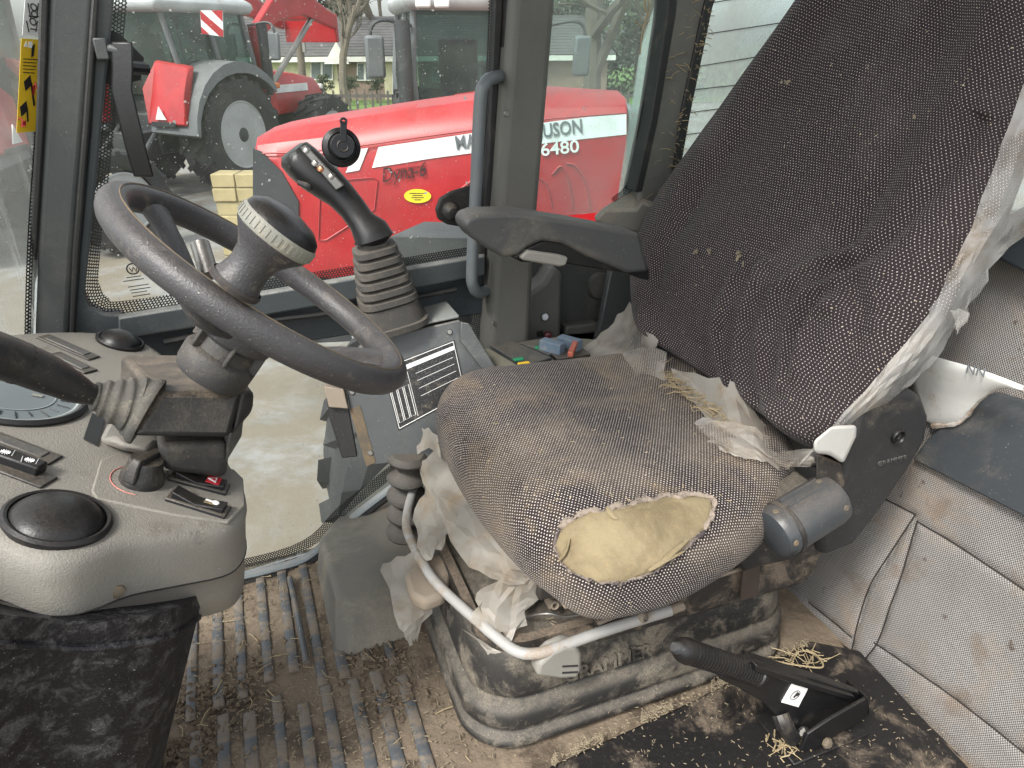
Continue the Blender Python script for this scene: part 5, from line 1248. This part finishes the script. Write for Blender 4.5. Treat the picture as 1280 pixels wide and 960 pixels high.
# ================================================================== OUTSIDE
GZ = -1.0
def gplane(): pass
yard = M(); S_ = 60
yard.grid([[Vector((lerp(-45, 60, i/60), lerp(-12, 24.5, j/40), GZ+.012*nz((i, j, 0), .4))) for i in range(61)] for j in range(41)])
setp(obj('yard_ground', yard, m_conc, recalc=False), 'worn concrete yard with muddy patches outside the cab', 'ground', kind='structure')
gr = M(); gr.grid([[Vector((lerp(-400, 400, i/40), lerp(-300, 600, j/40), GZ-.03)) for i in range(41)] for j in range(41)])
setp(obj('grass_ground', gr, m_grass, recalc=False), 'green grass beyond the yard', 'ground', kind='structure')
lawn = M(); lawn.grid([[Vector((lerp(-45, 60, i/20), lerp(24.3, 36, j/8), GZ+.03+.02*j/8)) for i in range(21)] for j in range(9)])
setp(obj('lawn', lawn, m_grass, recalc=False), 'green lawn in front of the bungalow', 'lawn', kind='structure')

# ---- nearest red tractor: long sloping hood
D0 = 4.0
H0, H1, H2 = HP(D0), HP(D0+.16), HP(D0+.5)
Hm = HP(D0+.95)
nt1 = thing('red_tractor', HP(D0+.5)(560, 520), 'near red tractor with long sloping hood and white side stripe', 'tractor')
nt1.location.z = GZ
bot = [(318, 262), (345, 300), (372, 345), (420, 350), (520, 340), (600, 330), (690, 300), (784, 268)]
mid = [(319, 192), (345, 191), (380, 189), (430, 184), (520, 171), (600, 160), (690, 147), (784, 140)]
topl = [(320, 172), (345, 164), (380, 157), (430, 149), (520, 135), (600, 124), (690, 117), (784, 123)]
rings = []
for b_, m_, t_ in zip(bot, mid, topl):
    p0, p1, p2 = H0(*b_), H0(*m_), H1(*t_)
    p3 = p2+FH*.33+Vector((0, 0, .02))
    q2, q1, q0 = p2+FH*.68, p1+FH*1.0, p0+FH*1.0
    rings.append([p0, lerp(p0, p1, .5), lerp(p0, p1, .93), lerp(p1, p2, .35)+Vector((0, 0, .012)), p2, p3, q2, lerp(q1, q2, .35), lerp(q0, q1, .93), lerp(q0, q1, .5), q0])
obj('hood', M().loft(rings), m_red, nt1, ang=28, bevel=.012)
obj('hood_seam', M().tube([H0(x, y, -.004) for x, y in ((322, 192), (380, 190), (430, 185), (520, 172), (600, 161), (690, 148), (783, 141))], .006, 6), m_redd, nt1)
def hflat(name, pts, mt, off=-.006, th=.004, parent=nt1, pl=H0, sm_=False): return obj(name, slab(pl, pts, off, th, FH), mt, parent, smooth=sm_)
hflat('nose_panel', [(316, 186), (326, 190), (352, 215), (373, 252), (374, 400), (316, 400)], m_darkt, -.012, .02)
hflat('stripe', [(473, 184), (540, 174), (600, 165), (690, 152), (783, 140), (783, 168), (690, 178), (600, 190), (540, 198), (465, 210)], m_stripe)
hflat('stripe_mark', [(444, 187), (460, 185), (449, 213), (432, 216)], m_stripe)
hflat('stripe_mark', [(424, 192), (438, 189), (428, 203), (418, 205)], m_stripe)
def htext(s_, x, y, x1, y1, size, mt, shear=0, sx=1, off=0, dz=-.012):
    a, b = H0(x, y, dz), H0(x1, y1, dz); return text('lettering', s_, size, a, b-a, Vector((0, 0, 1)), mt, nt1, ext=.002, shear=shear, sx=sx, off=off)
htext('MASSEY FERGUSON', 570, 187, 730, 165, .098, m_letter, sx=.80, off=.0015)
htext('6480', 676, 195, 722, 190, .092, m_white, sx=1.15, off=.001)
htext('Dyna-6', 477, 228, 530, 220, .11, m_black2, shear=.35, sx=.78, off=-.001)
htext('MASSEY FERGUSON', 495, 214, 525, 210, .018, m_black2)
ov = M(); oc = H0(522, 245, -.008)
ov.loft([[oc+RT*.075*math.cos(t)+Vector((0, 0, .038*math.sin(t)))-FH*h for t in [k*2*math.pi/32 for k in range(32)]] for h in (0, .003)])
lab = obj('dealer_label', ov, mat('yellow_label', (.75, .6, .02), .4), nt1, smooth=False)
for k, (w_, dy) in enumerate(((.09, .016), (.06, .004), (.07, -.008), (.04, -.02))): obj('label_text', M().box(oc+Vector((0, 0, dy))-FH*.0045, (w_, .001, .004), (RT, FH, Vector((0, 0, 1)))), m_black2, lab)
obj('access_panel', M().tube([H0(x, y, -.004) for x, y in ((400, 240), (414, 226), (466, 222), (472, 226), (468, 262), (458, 268), (408, 300), (398, 300))], .005, 6, closed=True), m_redd, nt1)
for k, (xa, xb) in enumerate(((676, 690), (696, 712), (714, 733))):
    obj('vent_slot', M().tube(catmull([H0(xa-6, 232-k*14, -.002), H0(xa+6, 208, -.004), H0(xb, 232, -.004), H0(xb+4, 262, -.002)] if k else [H0(674, 222, -.002), H0(684, 232, -.004), H0(690, 258, -.002)], 5), .012, 8, flat=.5), m_redd, nt1)
obj('fender_line', M().tube(catmull([H0(560, 250, -.004), H0(590, 226, -.004), H0(620, 214, -.004), H0(660, 206, -.004)], 6), .008, 6), m_redd, nt1)
obj('lower_frame', M().prism(pxpoly(HP(D0+.1), [(372, 330), (600, 310), (784, 250), (784, 380), (600, 420), (380, 430)]), FH*.7), m_darkt, nt1, bevel=.01)
obj('headlight', M().lathe([(.001, .03), (.05, .028), (.075, .015), (.08, 0)], H0(352, 278, -.004), -FH, 24), m_darkt, nt1)
obj('headlight_ring', M().tube([H0(353, 276, -.03)+RT*.055*math.cos(t)+Vector((0, 0, .085*math.sin(t))) for t in [k*math.pi/10-1.4 for k in range(12)]], .007, 6), m_rim, nt1)
obj('front_weight', M().prism(pxpoly(H0, [(330, 300), (372, 350), (380, 420), (335, 410)]), FH*.8), m_darkt, nt1, bevel=.03)
obj('rear_cowl', M().prism(pxpoly(HP(D0+.05), [(782, 128), (806, 140), (815, 170), (806, 270), (782, 270)]), FH*.8), m_greyt, nt1, bevel=.03)

# ---- generic tractors further off
def wheel(name, root, c, R, W, ax, lugs, rimf=.56):
    """a lugged tyre with a dished silver rim; ax is the outward axle direction"""
    ax = ax.normalized(); fw_ = Vector((0, 0, 1)).cross(ax).normalized(); up_ = ax.cross(fw_)
    wv = obj(name, M().lathe([(R*rimf, -W*.42), (R*.72, -W*.5), (R*.90, -W*.47), (R*.95, -W*.38), (R*.955, 0), (R*.95, W*.38), (R*.90, W*.47), (R*.72, W*.5), (R*rimf, W*.42)], c, ax, 44), m_tyre, root)
    lm = M()
    for k in range(lugs):
        for s_ in (-1, 1):
            a = 2*math.pi*(k+(.5 if s_ > 0 else 0))/lugs
            pts = []
            for t, da in ((.03, .0), (.48, -.22)):
                aa = a+da*s_*1.0; rd_ = fw_*math.cos(aa)+up_*math.sin(aa); tg = ax.cross(rd_)
                r0_, r1_ = R*(.94 if t < .4 else .88), R*(1.0 if t < .4 else .965); ww = R*.045
                pts.append([c+ax*(s_*W*t)+rd_*r0_-tg*ww*1.3, c+ax*(s_*W*t)+rd_*r0_+tg*ww*1.3, c+ax*(s_*W*t)+rd_*r1_+tg*ww, c+ax*(s_*W*t)+rd_*r1_-tg*ww])
            lm.loft(pts)
    obj('tyre_lugs', lm, m_tyre, wv, ang=20)
    obj('rim', M().lathe([(R*.58, W*.40), (R*.55, W*.43), (R*.52, W*.40), (R*.5, W*.30), (R*.42, W*.24), (R*.22, W*.26), (R*.20, W*.32), (.001, W*.33)], c, ax, 40), m_rim, wv)
    obj('axle_hub', M().lathe([(R*.13, W*.32), (R*.12, W*.40), (R*.07, W*.45), (.001, W*.46)], c, ax, 20), m_darkt, wv)
    return wv
def tractor(loc, head, label, loader=False, track=1.0, s=1.0, cab=True):
    loc = Vector((loc[0], loc[1], GZ)); f = Vector((math.sin(head), math.cos(head), 0)); l = Vector((-f.y, f.x, 0)); u = Vector((0, 0, 1))
    T = lambda x, y, z: loc+(f*x+l*y+u*z)*s
    t = thing('red_tractor', loc, label, 'tractor', 'tractors parked in the yard')
    ax3 = (f, l, u)
    for sy in (-1, 1):
        wheel('wheel', t, T(0, sy*.98*track, .9), .9*s, .6*s, l*sy, 18)
        wheel('wheel', t, T(2.55, sy*.9, .68), .68*s, .5*s, l*sy, 16)
        if track < 1: continue
        # fender over the rear wheel
        rings = []; rr_ = []
        for k in range(11):
            a = rad(175-k*13.5); c_, s_ = math.cos(a), math.sin(a); R0, R1 = 1.0, 1.06
            y0, y1 = .45, 1.32
            rings.append([T(c_*R0, sy*y0, .9+s_*R0), T(c_*R0, sy*y1, .9+s_*R0-.03), T(c_*R0*.99, sy*y1, .9+s_*R0*.9), T(c_*R0*1.02, sy*(y1+.02), .9+s_*R0*.9), T(c_*R1, sy*y1, .9+s_*R1), T(c_*R1, sy*y0, .9+s_*R1+.03)])
        obj('fender', M().loft(rings[0:11]), m_greyt, t, ang=40)
        fr2 = M().prism([T(-1.08, sy*.42, 1.12), T(-1.08, sy*1.16, 1.12), T(-1.05, sy*1.16, 1.5), T(-.9, sy*1.12, 1.75), T(-.72, sy*1.05, 1.9), T(-.72, sy*.42, 1.98), T(-1.0, sy*.42, 1.6)], f*(.14*s))
        pn = obj('fender_panel', fr2, m_red, t, bevel=.03)
        obj('reflector', M().prism([T(-1.085, sy*.72-.1, 1.2), T(-1.085, sy*.72+.1, 1.2), T(-1.085, sy*.72, 1.38)], f*-.012), m_lamp, pn, smooth=False)
        obj('tail_bar', M().box(T(-1.085, sy*.75, 1.14), (.02*s, .45*s, .06*s), ax3), m_darkt, pn)
    obj('gearbox', M().box(T(.5, 0, .95), (2.6*s, .6*s, .6*s), ax3).box(T(2.5, 0, .75), (.9*s, .5*s, .5*s), ax3).box(T(0, 0, .9), (.35*s, 1.6*s, .35*s), ax3).box(T(2.55, 0, .68), (.25*s, 1.5*s, .2*s), ax3), m_darkt, t, bevel=.03)
    hr = []
    for x, zt, wd in ((1.15, 1.82, .46), (1.8, 1.79, .46), (2.6, 1.72, .44), (3.2, 1.62, .40), (3.42, 1.48, .34)):
        hr.append([T(x, -wd, 1.02), T(x, -wd, zt-.28), T(x, -wd*.72, zt-.04), T(x, 0, zt), T(x, wd*.72, zt-.04), T(x, wd, zt-.28), T(x, wd, 1.02)])
    hd_ = obj('hood', M().loft(hr), m_red, t, ang=30, bevel=.02)
    obj('grille', M().box(T(3.43, 0, 1.2), (.08*s, .6*s, .5*s), ax3), m_darkt, hd_, bevel=.02)
    for sy in (-1, 1):
        obj('stripe', M().box(T(2.0, sy*.465, 1.45), (1.5*s, .01*s, .13*s), ax3), m_stripe, hd_, smooth=False)
        obj('headlamp', M().box(T(3.40, sy*.24, 1.42), (.07*s, .16*s, .09*s), ax3), m_lamp, hd_, bevel=.015)
    if cab:
        tub = M().box(T(.2, 0, 1.3), (1.5*s, 1.1*s, .35*s), ax3); obj('cab_floor', tub, m_darkt, t, bevel=.03)
        ps = {}
        for nm, xb, xt in (('A', 1.08, .92), ('B', .2, .15), ('C', -.62, -.72)):
            for sy in (-1, 1):
                wb = .72 if nm == 'A' else .76
                obj('cab_post', M().tube([T(xb, sy*wb, 1.35), T((xb+xt)/2+.02, sy*(wb+.03), 1.95), T(xt, sy*.70, 2.62)], .038*s, 8), m_greyt, t)
        def gl(nm, P): obj('window_pane', M().prism(P, (P[1]-P[0]).cross(P[2]-P[0]).normalized()*.008), m_cabglass, t, smooth=False)
        gl('f', [T(1.09, -.70, 1.4), T(1.09, .70, 1.4), T(.93, .68, 2.6), T(.93, -.68, 2.6)])
        gl('r', [T(-.63, -.72, 1.5), T(-.63, .72, 1.5), T(-.72, .68, 2.6), T(-.72, -.68, 2.6)])
        for sy in (-1, 1): gl('s', [T(1.05, sy*.73, 1.4), T(-.6, sy*.76, 1.5), T(-.7, sy*.70, 2.6), T(.9, sy*.70, 2.6)])
        rf = M().loft([[T(.12+sx_*a, sy_*b, z) for sx_, sy_ in ((-1, -1), (1, -1), (1, 1), (-1, 1))] for a, b, z in ((.95, .76, 2.6), (1.02, .82, 2.68), (1.0, .8, 2.78), (.85, .66, 2.86))])
        roof = obj('cab_roof', rf, mat('cab_roof_paint', (.42, .44, .44), .5, dust=.3, ds=4) if 'cab_roof_paint' not in bpy.data.materials else bpy.data.materials['cab_roof_paint'], t, bevel=.04)
        for sy in (-1, 1):
            for dy in (0, .2): obj('work_lamp', M().box(T(1.1, sy*(.62-dy), 2.66), (.1*s, .16*s, .09*s), ax3), m_lamp, roof, bevel=.02)
        obj('seat', M().box(T(-.1, 0, 1.65), (.5*s, .5*s, .15*s), ax3).box(T(-.38, 0, 2.0), (.12*s, .5*s, .65*s), ax3), m_darkt, t, bevel=.04)
        obj('wheel_column', M().tube([T(.8, 0, 1.4), T(.55, 0, 1.9)], .05*s, 8).tube([T(.55, 0, 1.9)+(l*math.cos(a)+ (u*.8+f*.5)*math.sin(a))*.2*s for a in [k*math.pi/8 for k in range(16)]], .018*s, 6, closed=True), m_darkt, t)
        obj('wiper', M().tube([T(1.11, -.1, 1.45), T(1.08, .55, 1.85)], .012*s, 5), m_black2, t)
        obj('exhaust', M().tube([T(1.2, -.86, 1.4), T(1.2, -.86, 1.7), T(1.2, -.86, 2.5)], [.05*s, .085*s, .085*s], 12), m_darkt, t)
        for sy in (-1, 1):
            ma_ = obj('mirror_arm', M().tube(catmull([T(1.0, sy*.74, 2.45), T(1.1, sy*1.05, 2.5), T(1.1, sy*1.18, 2.4), T(1.1, sy*1.18, 2.1)], 4), .02*s, 6), m_darkt, t)
            obj('mirror', M().box(T(1.1, sy*1.15, 2.15), (.08*s, .2*s, .42*s), (f, l, u+f*.1)), m_greyt, ma_, bevel=.03)
            obj('indicator', M().box(T(1.25, sy*.95, 1.55), (.09*s, .12*s, .09*s), ax3), m_orange, t, bevel=.02)
    else: pass
    # rear linkage
    obj('linkage', M().box(T(-.95, 0, .8), (.5*s, .5*s, .4*s), ax3).tube([T(-.8, -.4, 1.1), T(-1.4, -.42, .6)], .05*s, 8).tube([T(-.8, .4, 1.1), T(-1.4, .42, .6)], .05*s, 8), m_darkt, t, bevel=.02)
    for k, z in enumerate((.55, .8, 1.05)): obj('step', M().box(T(.95, .85, z), (.35*s, .25*s, .04*s), ax3), m_greyt, t)
    if loader:
        ld = []
        for sy in (-1, 1):
            la = obj('loader_arm', M().loft([[T(x, sy*.62-.07, z-h), T(x, sy*.62+.07, z-h), T(x, sy*.62+.07, z+h), T(x, sy*.62-.07, z+h)] for x, z, h in ((1.3, 2.35, .12), (1.9, 2.75, .2), (2.6, 2.85, .2), (3.6, 2.55, .12))]), m_red, t, bevel=.02)
            obj('loader_post', M().box(T(1.35, sy*.66, 1.75), (.22*s, .14*s, 1.4*s), (f, l, u-f*.12)), m_red, t, bevel=.02)
            obj('loader_ram', M().tube([T(1.5, sy*.62, 1.5), T(2.9, sy*.62, 2.6)], .05*s, 8), m_steel, t)
        obj('loader_cross', M().tube([T(3.2, -.62, 2.65), T(3.2, .62, 2.65)], .08*s, 8).box(T(3.7, 0, 2.45), (.1*s, 1.2*s, .5*s), ax3), m_red, t, bevel=.01)
    return t
def gp_(x, D): p = FH*D+RT*((x-640)/F*D*1.0); return (p.x, p.y)
def at_px(x, y, z):                     # ground position of a point seen at a pixel and known to be z above the yard
    p = V(x, y, Z=GZ+z); return p
# rear-left tractor with loader, driving away to the right
hd2 = math.radians(43)
f2 = Vector((math.sin(hd2), math.cos(hd2), 0)); l2 = Vector((-f2.y, f2.x, 0))
wc = at_px(290, 168, .86)
o2 = wc+l2*.98*.96
tractor((o2.x, o2.y), hd2, 'red tractor with raised loader arms seen from behind at the left', loader=True, s=.96)
# board with red and white stripes on its rear
bp_ = HP((o2-f2*.9).dot(FH)-.2)
bb = thing('warning_board', bp_(268, 45), 'red and white striped warning board behind the left tractor cab', 'sign')
obj('board', slab(bp_, [(250, 13), (278, 13), (279, 46), (252, 42)], 0, .02, FH), m_stripe, bb, smooth=False)
for pts in ([(250, 13), (279, 38), (279, 46), (274, 45), (251, 24)], [(264, 13), (278, 13), (278, 27)], [(251, 33), (262, 43), (252, 42)]): obj('red_stripe', slab(bp_, pts, -.004, .003, FH), m_red, bb, smooth=False)
# tractor behind the near hood, facing the camera
hd3 = YAW+math.pi+math.radians(-14)
p3 = FH*8.9+RT*((590-640)/F*8.9*1.1)
f3 = Vector((math.sin(hd3), math.cos(hd3), 0)); o3 = p3
tractor((o3.x, o3.y), hd3, 'red tractor facing the viewer behind the near red hood', s=.93, track=.6)
# tractor at the far left, only its wheel and fender in view
hd4 = YAW-math.pi/2+math.radians(-8)
f4 = Vector((math.sin(hd4), math.cos(hd4), 0)); l4 = Vector((-f4.y, f4.x, 0))
w4 = at_px(-130, 225, .9); o4 = w4 - l4*.98
tractor((o4.x, o4.y), hd4, 'red tractor at the far left beyond the front pillar')

sw_ = thing('spare_wheel', at_px(150, 300, .02), 'pale rimmed small tractor wheel standing left of the yellow blocks', 'wheel')
c_ = at_px(150, 252, .56); sw_.location = (c_.x, c_.y, GZ)
wheel('tyre', sw_, c_, .56, .34, Vector(((CAM-c_).x, (CAM-c_).y, 0)).normalized()+RT*.8, 16, .62)
# ---- own rear wheel and fender outside the door
ow = thing('tractor_wheel', (1.0, 1.95, GZ), 'large lugged rear wheel of this tractor outside the lower door glass', 'wheel')
wheel('tyre', ow, Vector((.93, 2.0, GZ+.76)), .84, .5, Vector((0, 1, 0)), 18)
of = thing('rear_fender', (.7, 1.75, .45), 'dark grey plastic fender just outside the door', 'fender')
fp_ = [DP(x, y, .2) for x, y in ((487, 296), (505, 322), (700, 350), (700, 300))]+[DP(x, y, .42) for x, y in ((700, 284), (575, 278), (530, 277))]
obj('fender_top', M().prism(fp_, Vector((0, 0, -.03))), m_greyt, of, bevel=.02)

# ---- stack of yellow blocks
bs = thing('block_stack', at_px(300, 330, 0), 'stack of yellow concrete blocks in front of the left tractor', 'block stack')
bb_ = None; c0 = V(302, 245, d=6.2); bl_h = (V(300, 211, d=6.2)-V(300, 228, d=6.2)).length
for r in range(9):
    for k in range(2):
        o = bb_
        if bb_ is None:
            bm2 = M().box((0, 0, 0), (.20, .22, bl_h*.93), (RT, FH, Vector((0, 0, 1)))); bb_ = obj('block', bm2, m_ylblock, None, bevel=.008); o = bb_
        else: o = clone(bb_)
        p = c0+RT*((k-.5)*.208+(.0 if r % 2 else .006))+FH*random.uniform(-.01, .01); p.z = V(300, 212, d=6.2).z-bl_h*(r+.5)
        o.location = p; o.parent = bs; o.matrix_parent_inverse = Matrix.Translation(-bs.location)
obj('core', M().box((c0.x, c0.y, (V(300, 213, d=6.2).z+GZ)/2), (.39, .2, V(300, 213, d=6.2).z-GZ-.02), (RT, FH, Vector((0, 0, 1)))), m_mortar, bs)

# ---- fence with single pickets
DFc = 23.0
fx0 = FH*DFc; fence = thing('picket_fence', FH*DFc+Vector((0, 0, GZ)), 'dark wooden picket fence in front of the lawn', 'fence')
fence.location.z = GZ
pk = M().prism([Vector((0, 0, 0))-RT*.032, Vector((0, 0, 0))+RT*.032, RT*.032+Vector((0, 0, 1.12)), Vector((0, 0, 1.2)), -RT*.032+Vector((0, 0, 1.12))], FH*.025)
first = None; tz = (HP(DFc)(450, 112)).z-GZ
for k in range(64):
    x = -9.4+.235*k
    if first is None: first = obj('picket', pk, m_fence, None); o = first
    else: o = clone(first)
    o.location = FH*DFc+RT*x+Vector((0, 0, GZ)); o.scale = (1, 1, tz/1.2*random.uniform(.97, 1.03)); o.parent = fence; o.matrix_parent_inverse = Matrix.Translation(-fence.location)
for h in (.25, .78):
    c = FH*(DFc+.04)+RT*-2; obj('rail', M().box((c.x, c.y, GZ+tz*h), (15.2, .05, .09), (RT, FH, Vector((0, 0, 1)))), m_fence, fence)
pole = thing('wooden_pole', HP(19)(377, 140), 'brown wooden pole standing by the fence', 'pole'); pole.location.z = GZ
obj('shaft', M().tube([Vector((*HP(19)(379, 125).xy, GZ)), HP(19)(372, 24)], [.10, .085], 12), m_bark, pole)
obj('bracket', M().box(HP(18.9)(380, 58), (.06, .12, .25), (RT, FH, Vector((0, 0, 1)))), m_steel, pole)

# ---- bungalow
DH = 30.0; HH = HP(DH); HB = HP(DH+.02)
hs_ = thing('bungalow', HH(450, 140), 'cream and brown bungalow with grey tiled roof beyond the fence', 'house'); hs_.location.z = GZ
def hwall(name, x0, x1, y0, mt, dz=0, dep=7):
    a, b = HH(x0, y0, dz), HH(x1, y0, dz); c = Vector((a.x, a.y, GZ)); e = Vector((b.x, b.y, GZ)); return obj(name, M().prism([c, e, b, a], FH*dep), mt, hs_, smooth=False)
hwall('wall', 300, 420, 72, m_render); hwall('wall', 420, 478, 72, m_stone, -.01); hwall('wall', 478, 522, 72, m_render, -.005); hwall('wall', 522, 760, 72, m_stone, -.01)
ea, eb = HH(290, 71, -.4), HH(770, 68, -.4); ra, rb_ = HH(290, 22, 3.2), HH(770, 18, 3.2)
ra2, rb2_ = ea+FH*7.6, eb+FH*7.6
roof = obj('roof', M().prism([ea, ra, ra2], eb-ea), m_roof, hs_, smooth=False)
courses = 14
for k in range(courses):
    a = lerp(ea, ra, k/courses); b = lerp(ea, ra, (k+1)/courses); obj('tile_course', M().prism([a+Vector((0, 0, .02))-FH*.02, b+Vector((0, 0, .012)), b+Vector((0, 0, -.02)), a+Vector((0, 0, -.02))], eb-ea), m_roof, roof, smooth=False)
obj('fascia', M().prism([ea+Vector((0, 0, -.0)), ea+Vector((0, 0, -.2)), ea+FH*.04+Vector((0, 0, -.2)), ea+FH*.04], eb-ea), m_trim, roof, smooth=False)
gb = [HH(405, 80, -.5), HH(420, 52, -.5), HH(436, 80, -.5)]
obj('gable', M().prism(gb, FH*2), m_trim, hs_, smooth=False)
for x0, x1, y0, y1 in ((388, 416, 74, 100), (446, 466, 78, 101), (490, 502, 86, 128), (540, 570, 78, 103), (600, 640, 78, 103)):
    wf = obj('window', slab(HH, [(x0, y0), (x1, y0), (x1, y1), (x0, y1)], -.09, .1, FH), m_trim, hs_, smooth=False)
    n_ = 2 if x1-x0 > 14 else 1
    for k in range(n_):
        xa = lerp(x0, x1, k/n_)+1.3; xb = lerp(x0, x1, (k+1)/n_)-1.3
        obj('pane', slab(HH, [(xa, y0+1.6), (xb, y0+1.6), (xb, y1-1.6), (xa, y1-1.6)], -.10, .02, FH), m_pane, wf, smooth=False)
obj('chimney', M().box(HH(600, 12, 3.4), (.8, .8, 1.8), (RT, FH, Vector((0, 0, 1)))), m_stone, roof, bevel=.03)

# ---- trees and shrubs
def branchy(root, base, h, r, seed, lean=(0, 0), levels=4, spread=.55):
    rnd = random.Random(seed); tr = M(); tw_ = M()
    def grow(p, dv, L, rr_, lev):
        pts = [p]; q = p.copy(); dd = dv.copy()
        for k in range(4):
            dd = (dd+Vector((rnd.gauss(0, .12), rnd.gauss(0, .12), rnd.gauss(.03, .07)))).normalized(); q = q+dd*L/4; pts.append(q.copy())
        (tr if lev < 2 else tw_).tube(pts, [lerp(rr_, rr_*.6, k/4) for k in range(5)], 8 if lev < 1 else (5 if lev < 3 else 3), caps=False)
        if lev >= levels: return
        for k in range(4 if lev else 6):
            t = rnd.uniform(.35, 1); b = pts[min(3, int(t*4))]; c = lerp(b, pts[min(4, int(t*4)+1)], (t*4) % 1)
            nd = (dd+Vector((rnd.gauss(0, spread), rnd.gauss(0, spread), rnd.gauss(.1, .3)))).normalized(); grow(c, nd, L*rnd.uniform(.45, .72), rr_*.5, lev+1)
    grow(Vector(base), Vector((lean[0], lean[1], 1)).normalized(), h*.45, r, 0)
    obj('trunk', tr, m_bark, root); obj('crown', tw_, m_bark, root)
def leafy(root, c, rx, rz, n, size, seed, mt):
    rnd = random.Random(seed); m = M(); cl = [Vector((rnd.gauss(0, .45)*rx, rnd.gauss(0, .45)*rx, rnd.uniform(-.9, .9)*rz)) for _ in range(26)]
    for _ in range(n):
        b = rnd.choice(cl); p = Vector(c)+b+Vector((rnd.gauss(0, .17)*rx, rnd.gauss(0, .17)*rx, rnd.gauss(0, .13)*rz))
        a = Vector((rnd.gauss(0, 1), rnd.gauss(0, 1), rnd.gauss(0, 1))).normalized(); e = a.orthogonal().normalized(); s_ = size*rnd.uniform(.5, 1.3)
        i = m.pts([p-a*s_, p+e*s_*.5, p+a*s_, p-e*s_*.5]); m.face((i, i+1, i+2, i+3))
    obj('crown', m, mt, root, smooth=False, recalc=False)
def btree(x, D, h, r, seed, label, lean=(0, 0)):
    b = HP(D)(x, 300); b.z = GZ; t = thing('bare_tree', b, label, 'tree', 'trees round the bungalow'); branchy(t, b, h, r, seed, lean)
btree(448, 27, 7.5, .16, 3, 'bare thin tree in front of the brown part of the bungalow')
btree(505, 34, 10, .2, 5, 'bare tree behind the exhaust pipe of the facing tractor')
btree(735, 12, 8.5, .17, 11, 'bare leaning tree seen through the quarter window', (.12, 0))
btree(360, 38, 10, .2, 8, 'bare tree behind the left end of the bungalow roof')
btree(790, 30, 9, .2, 15, 'bare tree farthest right in the quarter window')
def ltree(x, D, y_c, rx, rz, seed, label, n=5200):
    c = HP(D)(x, y_c); b = c.copy(); b.z = GZ; t = thing('evergreen_tree', b, label, 'tree', 'evergreens behind the bungalow')
    obj('trunk', M().tube([b, lerp(b, c, .6), c+Vector((0, 0, rz*.6))], [.25, .2, .06], 8), m_bark, t); leafy(t, c, rx, rz, n, .16, seed, m_leaf)
ltree(412, 42, 15, 2.0, 3.2, 21, 'dark evergreen tree behind the bungalow roof')
ltree(200, 36, 45, 3.6, 2.6, 23, 'wide evergreen tree at the far left beyond the tractors')
ltree(800, 34, 60, 4.0, 3.0, 24, 'broad evergreen tree behind the quarter window', 7000)
ltree(690, 38, 50, 3.0, 2.4, 25, 'evergreen tree right of the bungalow', 5000)
for k, (x, D) in enumerate(((404, 28.5), (436, 28.6), (470, 28.4), (508, 28.5))):
    c = HP(D)(x, 103); b = c.copy(); b.z = GZ
    t = thing('garden_shrub', b, ['low shrub below the cream wall window', 'low shrub left of the brown wall', 'low shrub below the brown wall window', 'low shrub beside the exhaust pipe'][k], 'shrub', 'shrubs along the bungalow')
    obj('stem', M().tube([b, c], [.05, .02], 6), m_bark, t); leafy(t, c, .34, .27, 700, .05, 40+k, m_leaf)
hl = M()
for k in range(60): pass
hl.grid([[Vector((lerp(-90, 130, i/60), lerp(60, 120, j/6), GZ-.05+(.7+.9*nz((i*.18, 0, 0), 1))*j*.4)) for i in range(61)] for j in range(7)])
setp(obj('far_hills', hl, m_leaf, recalc=False), 'low wooded hills behind the bungalow', 'hills', kind='structure')
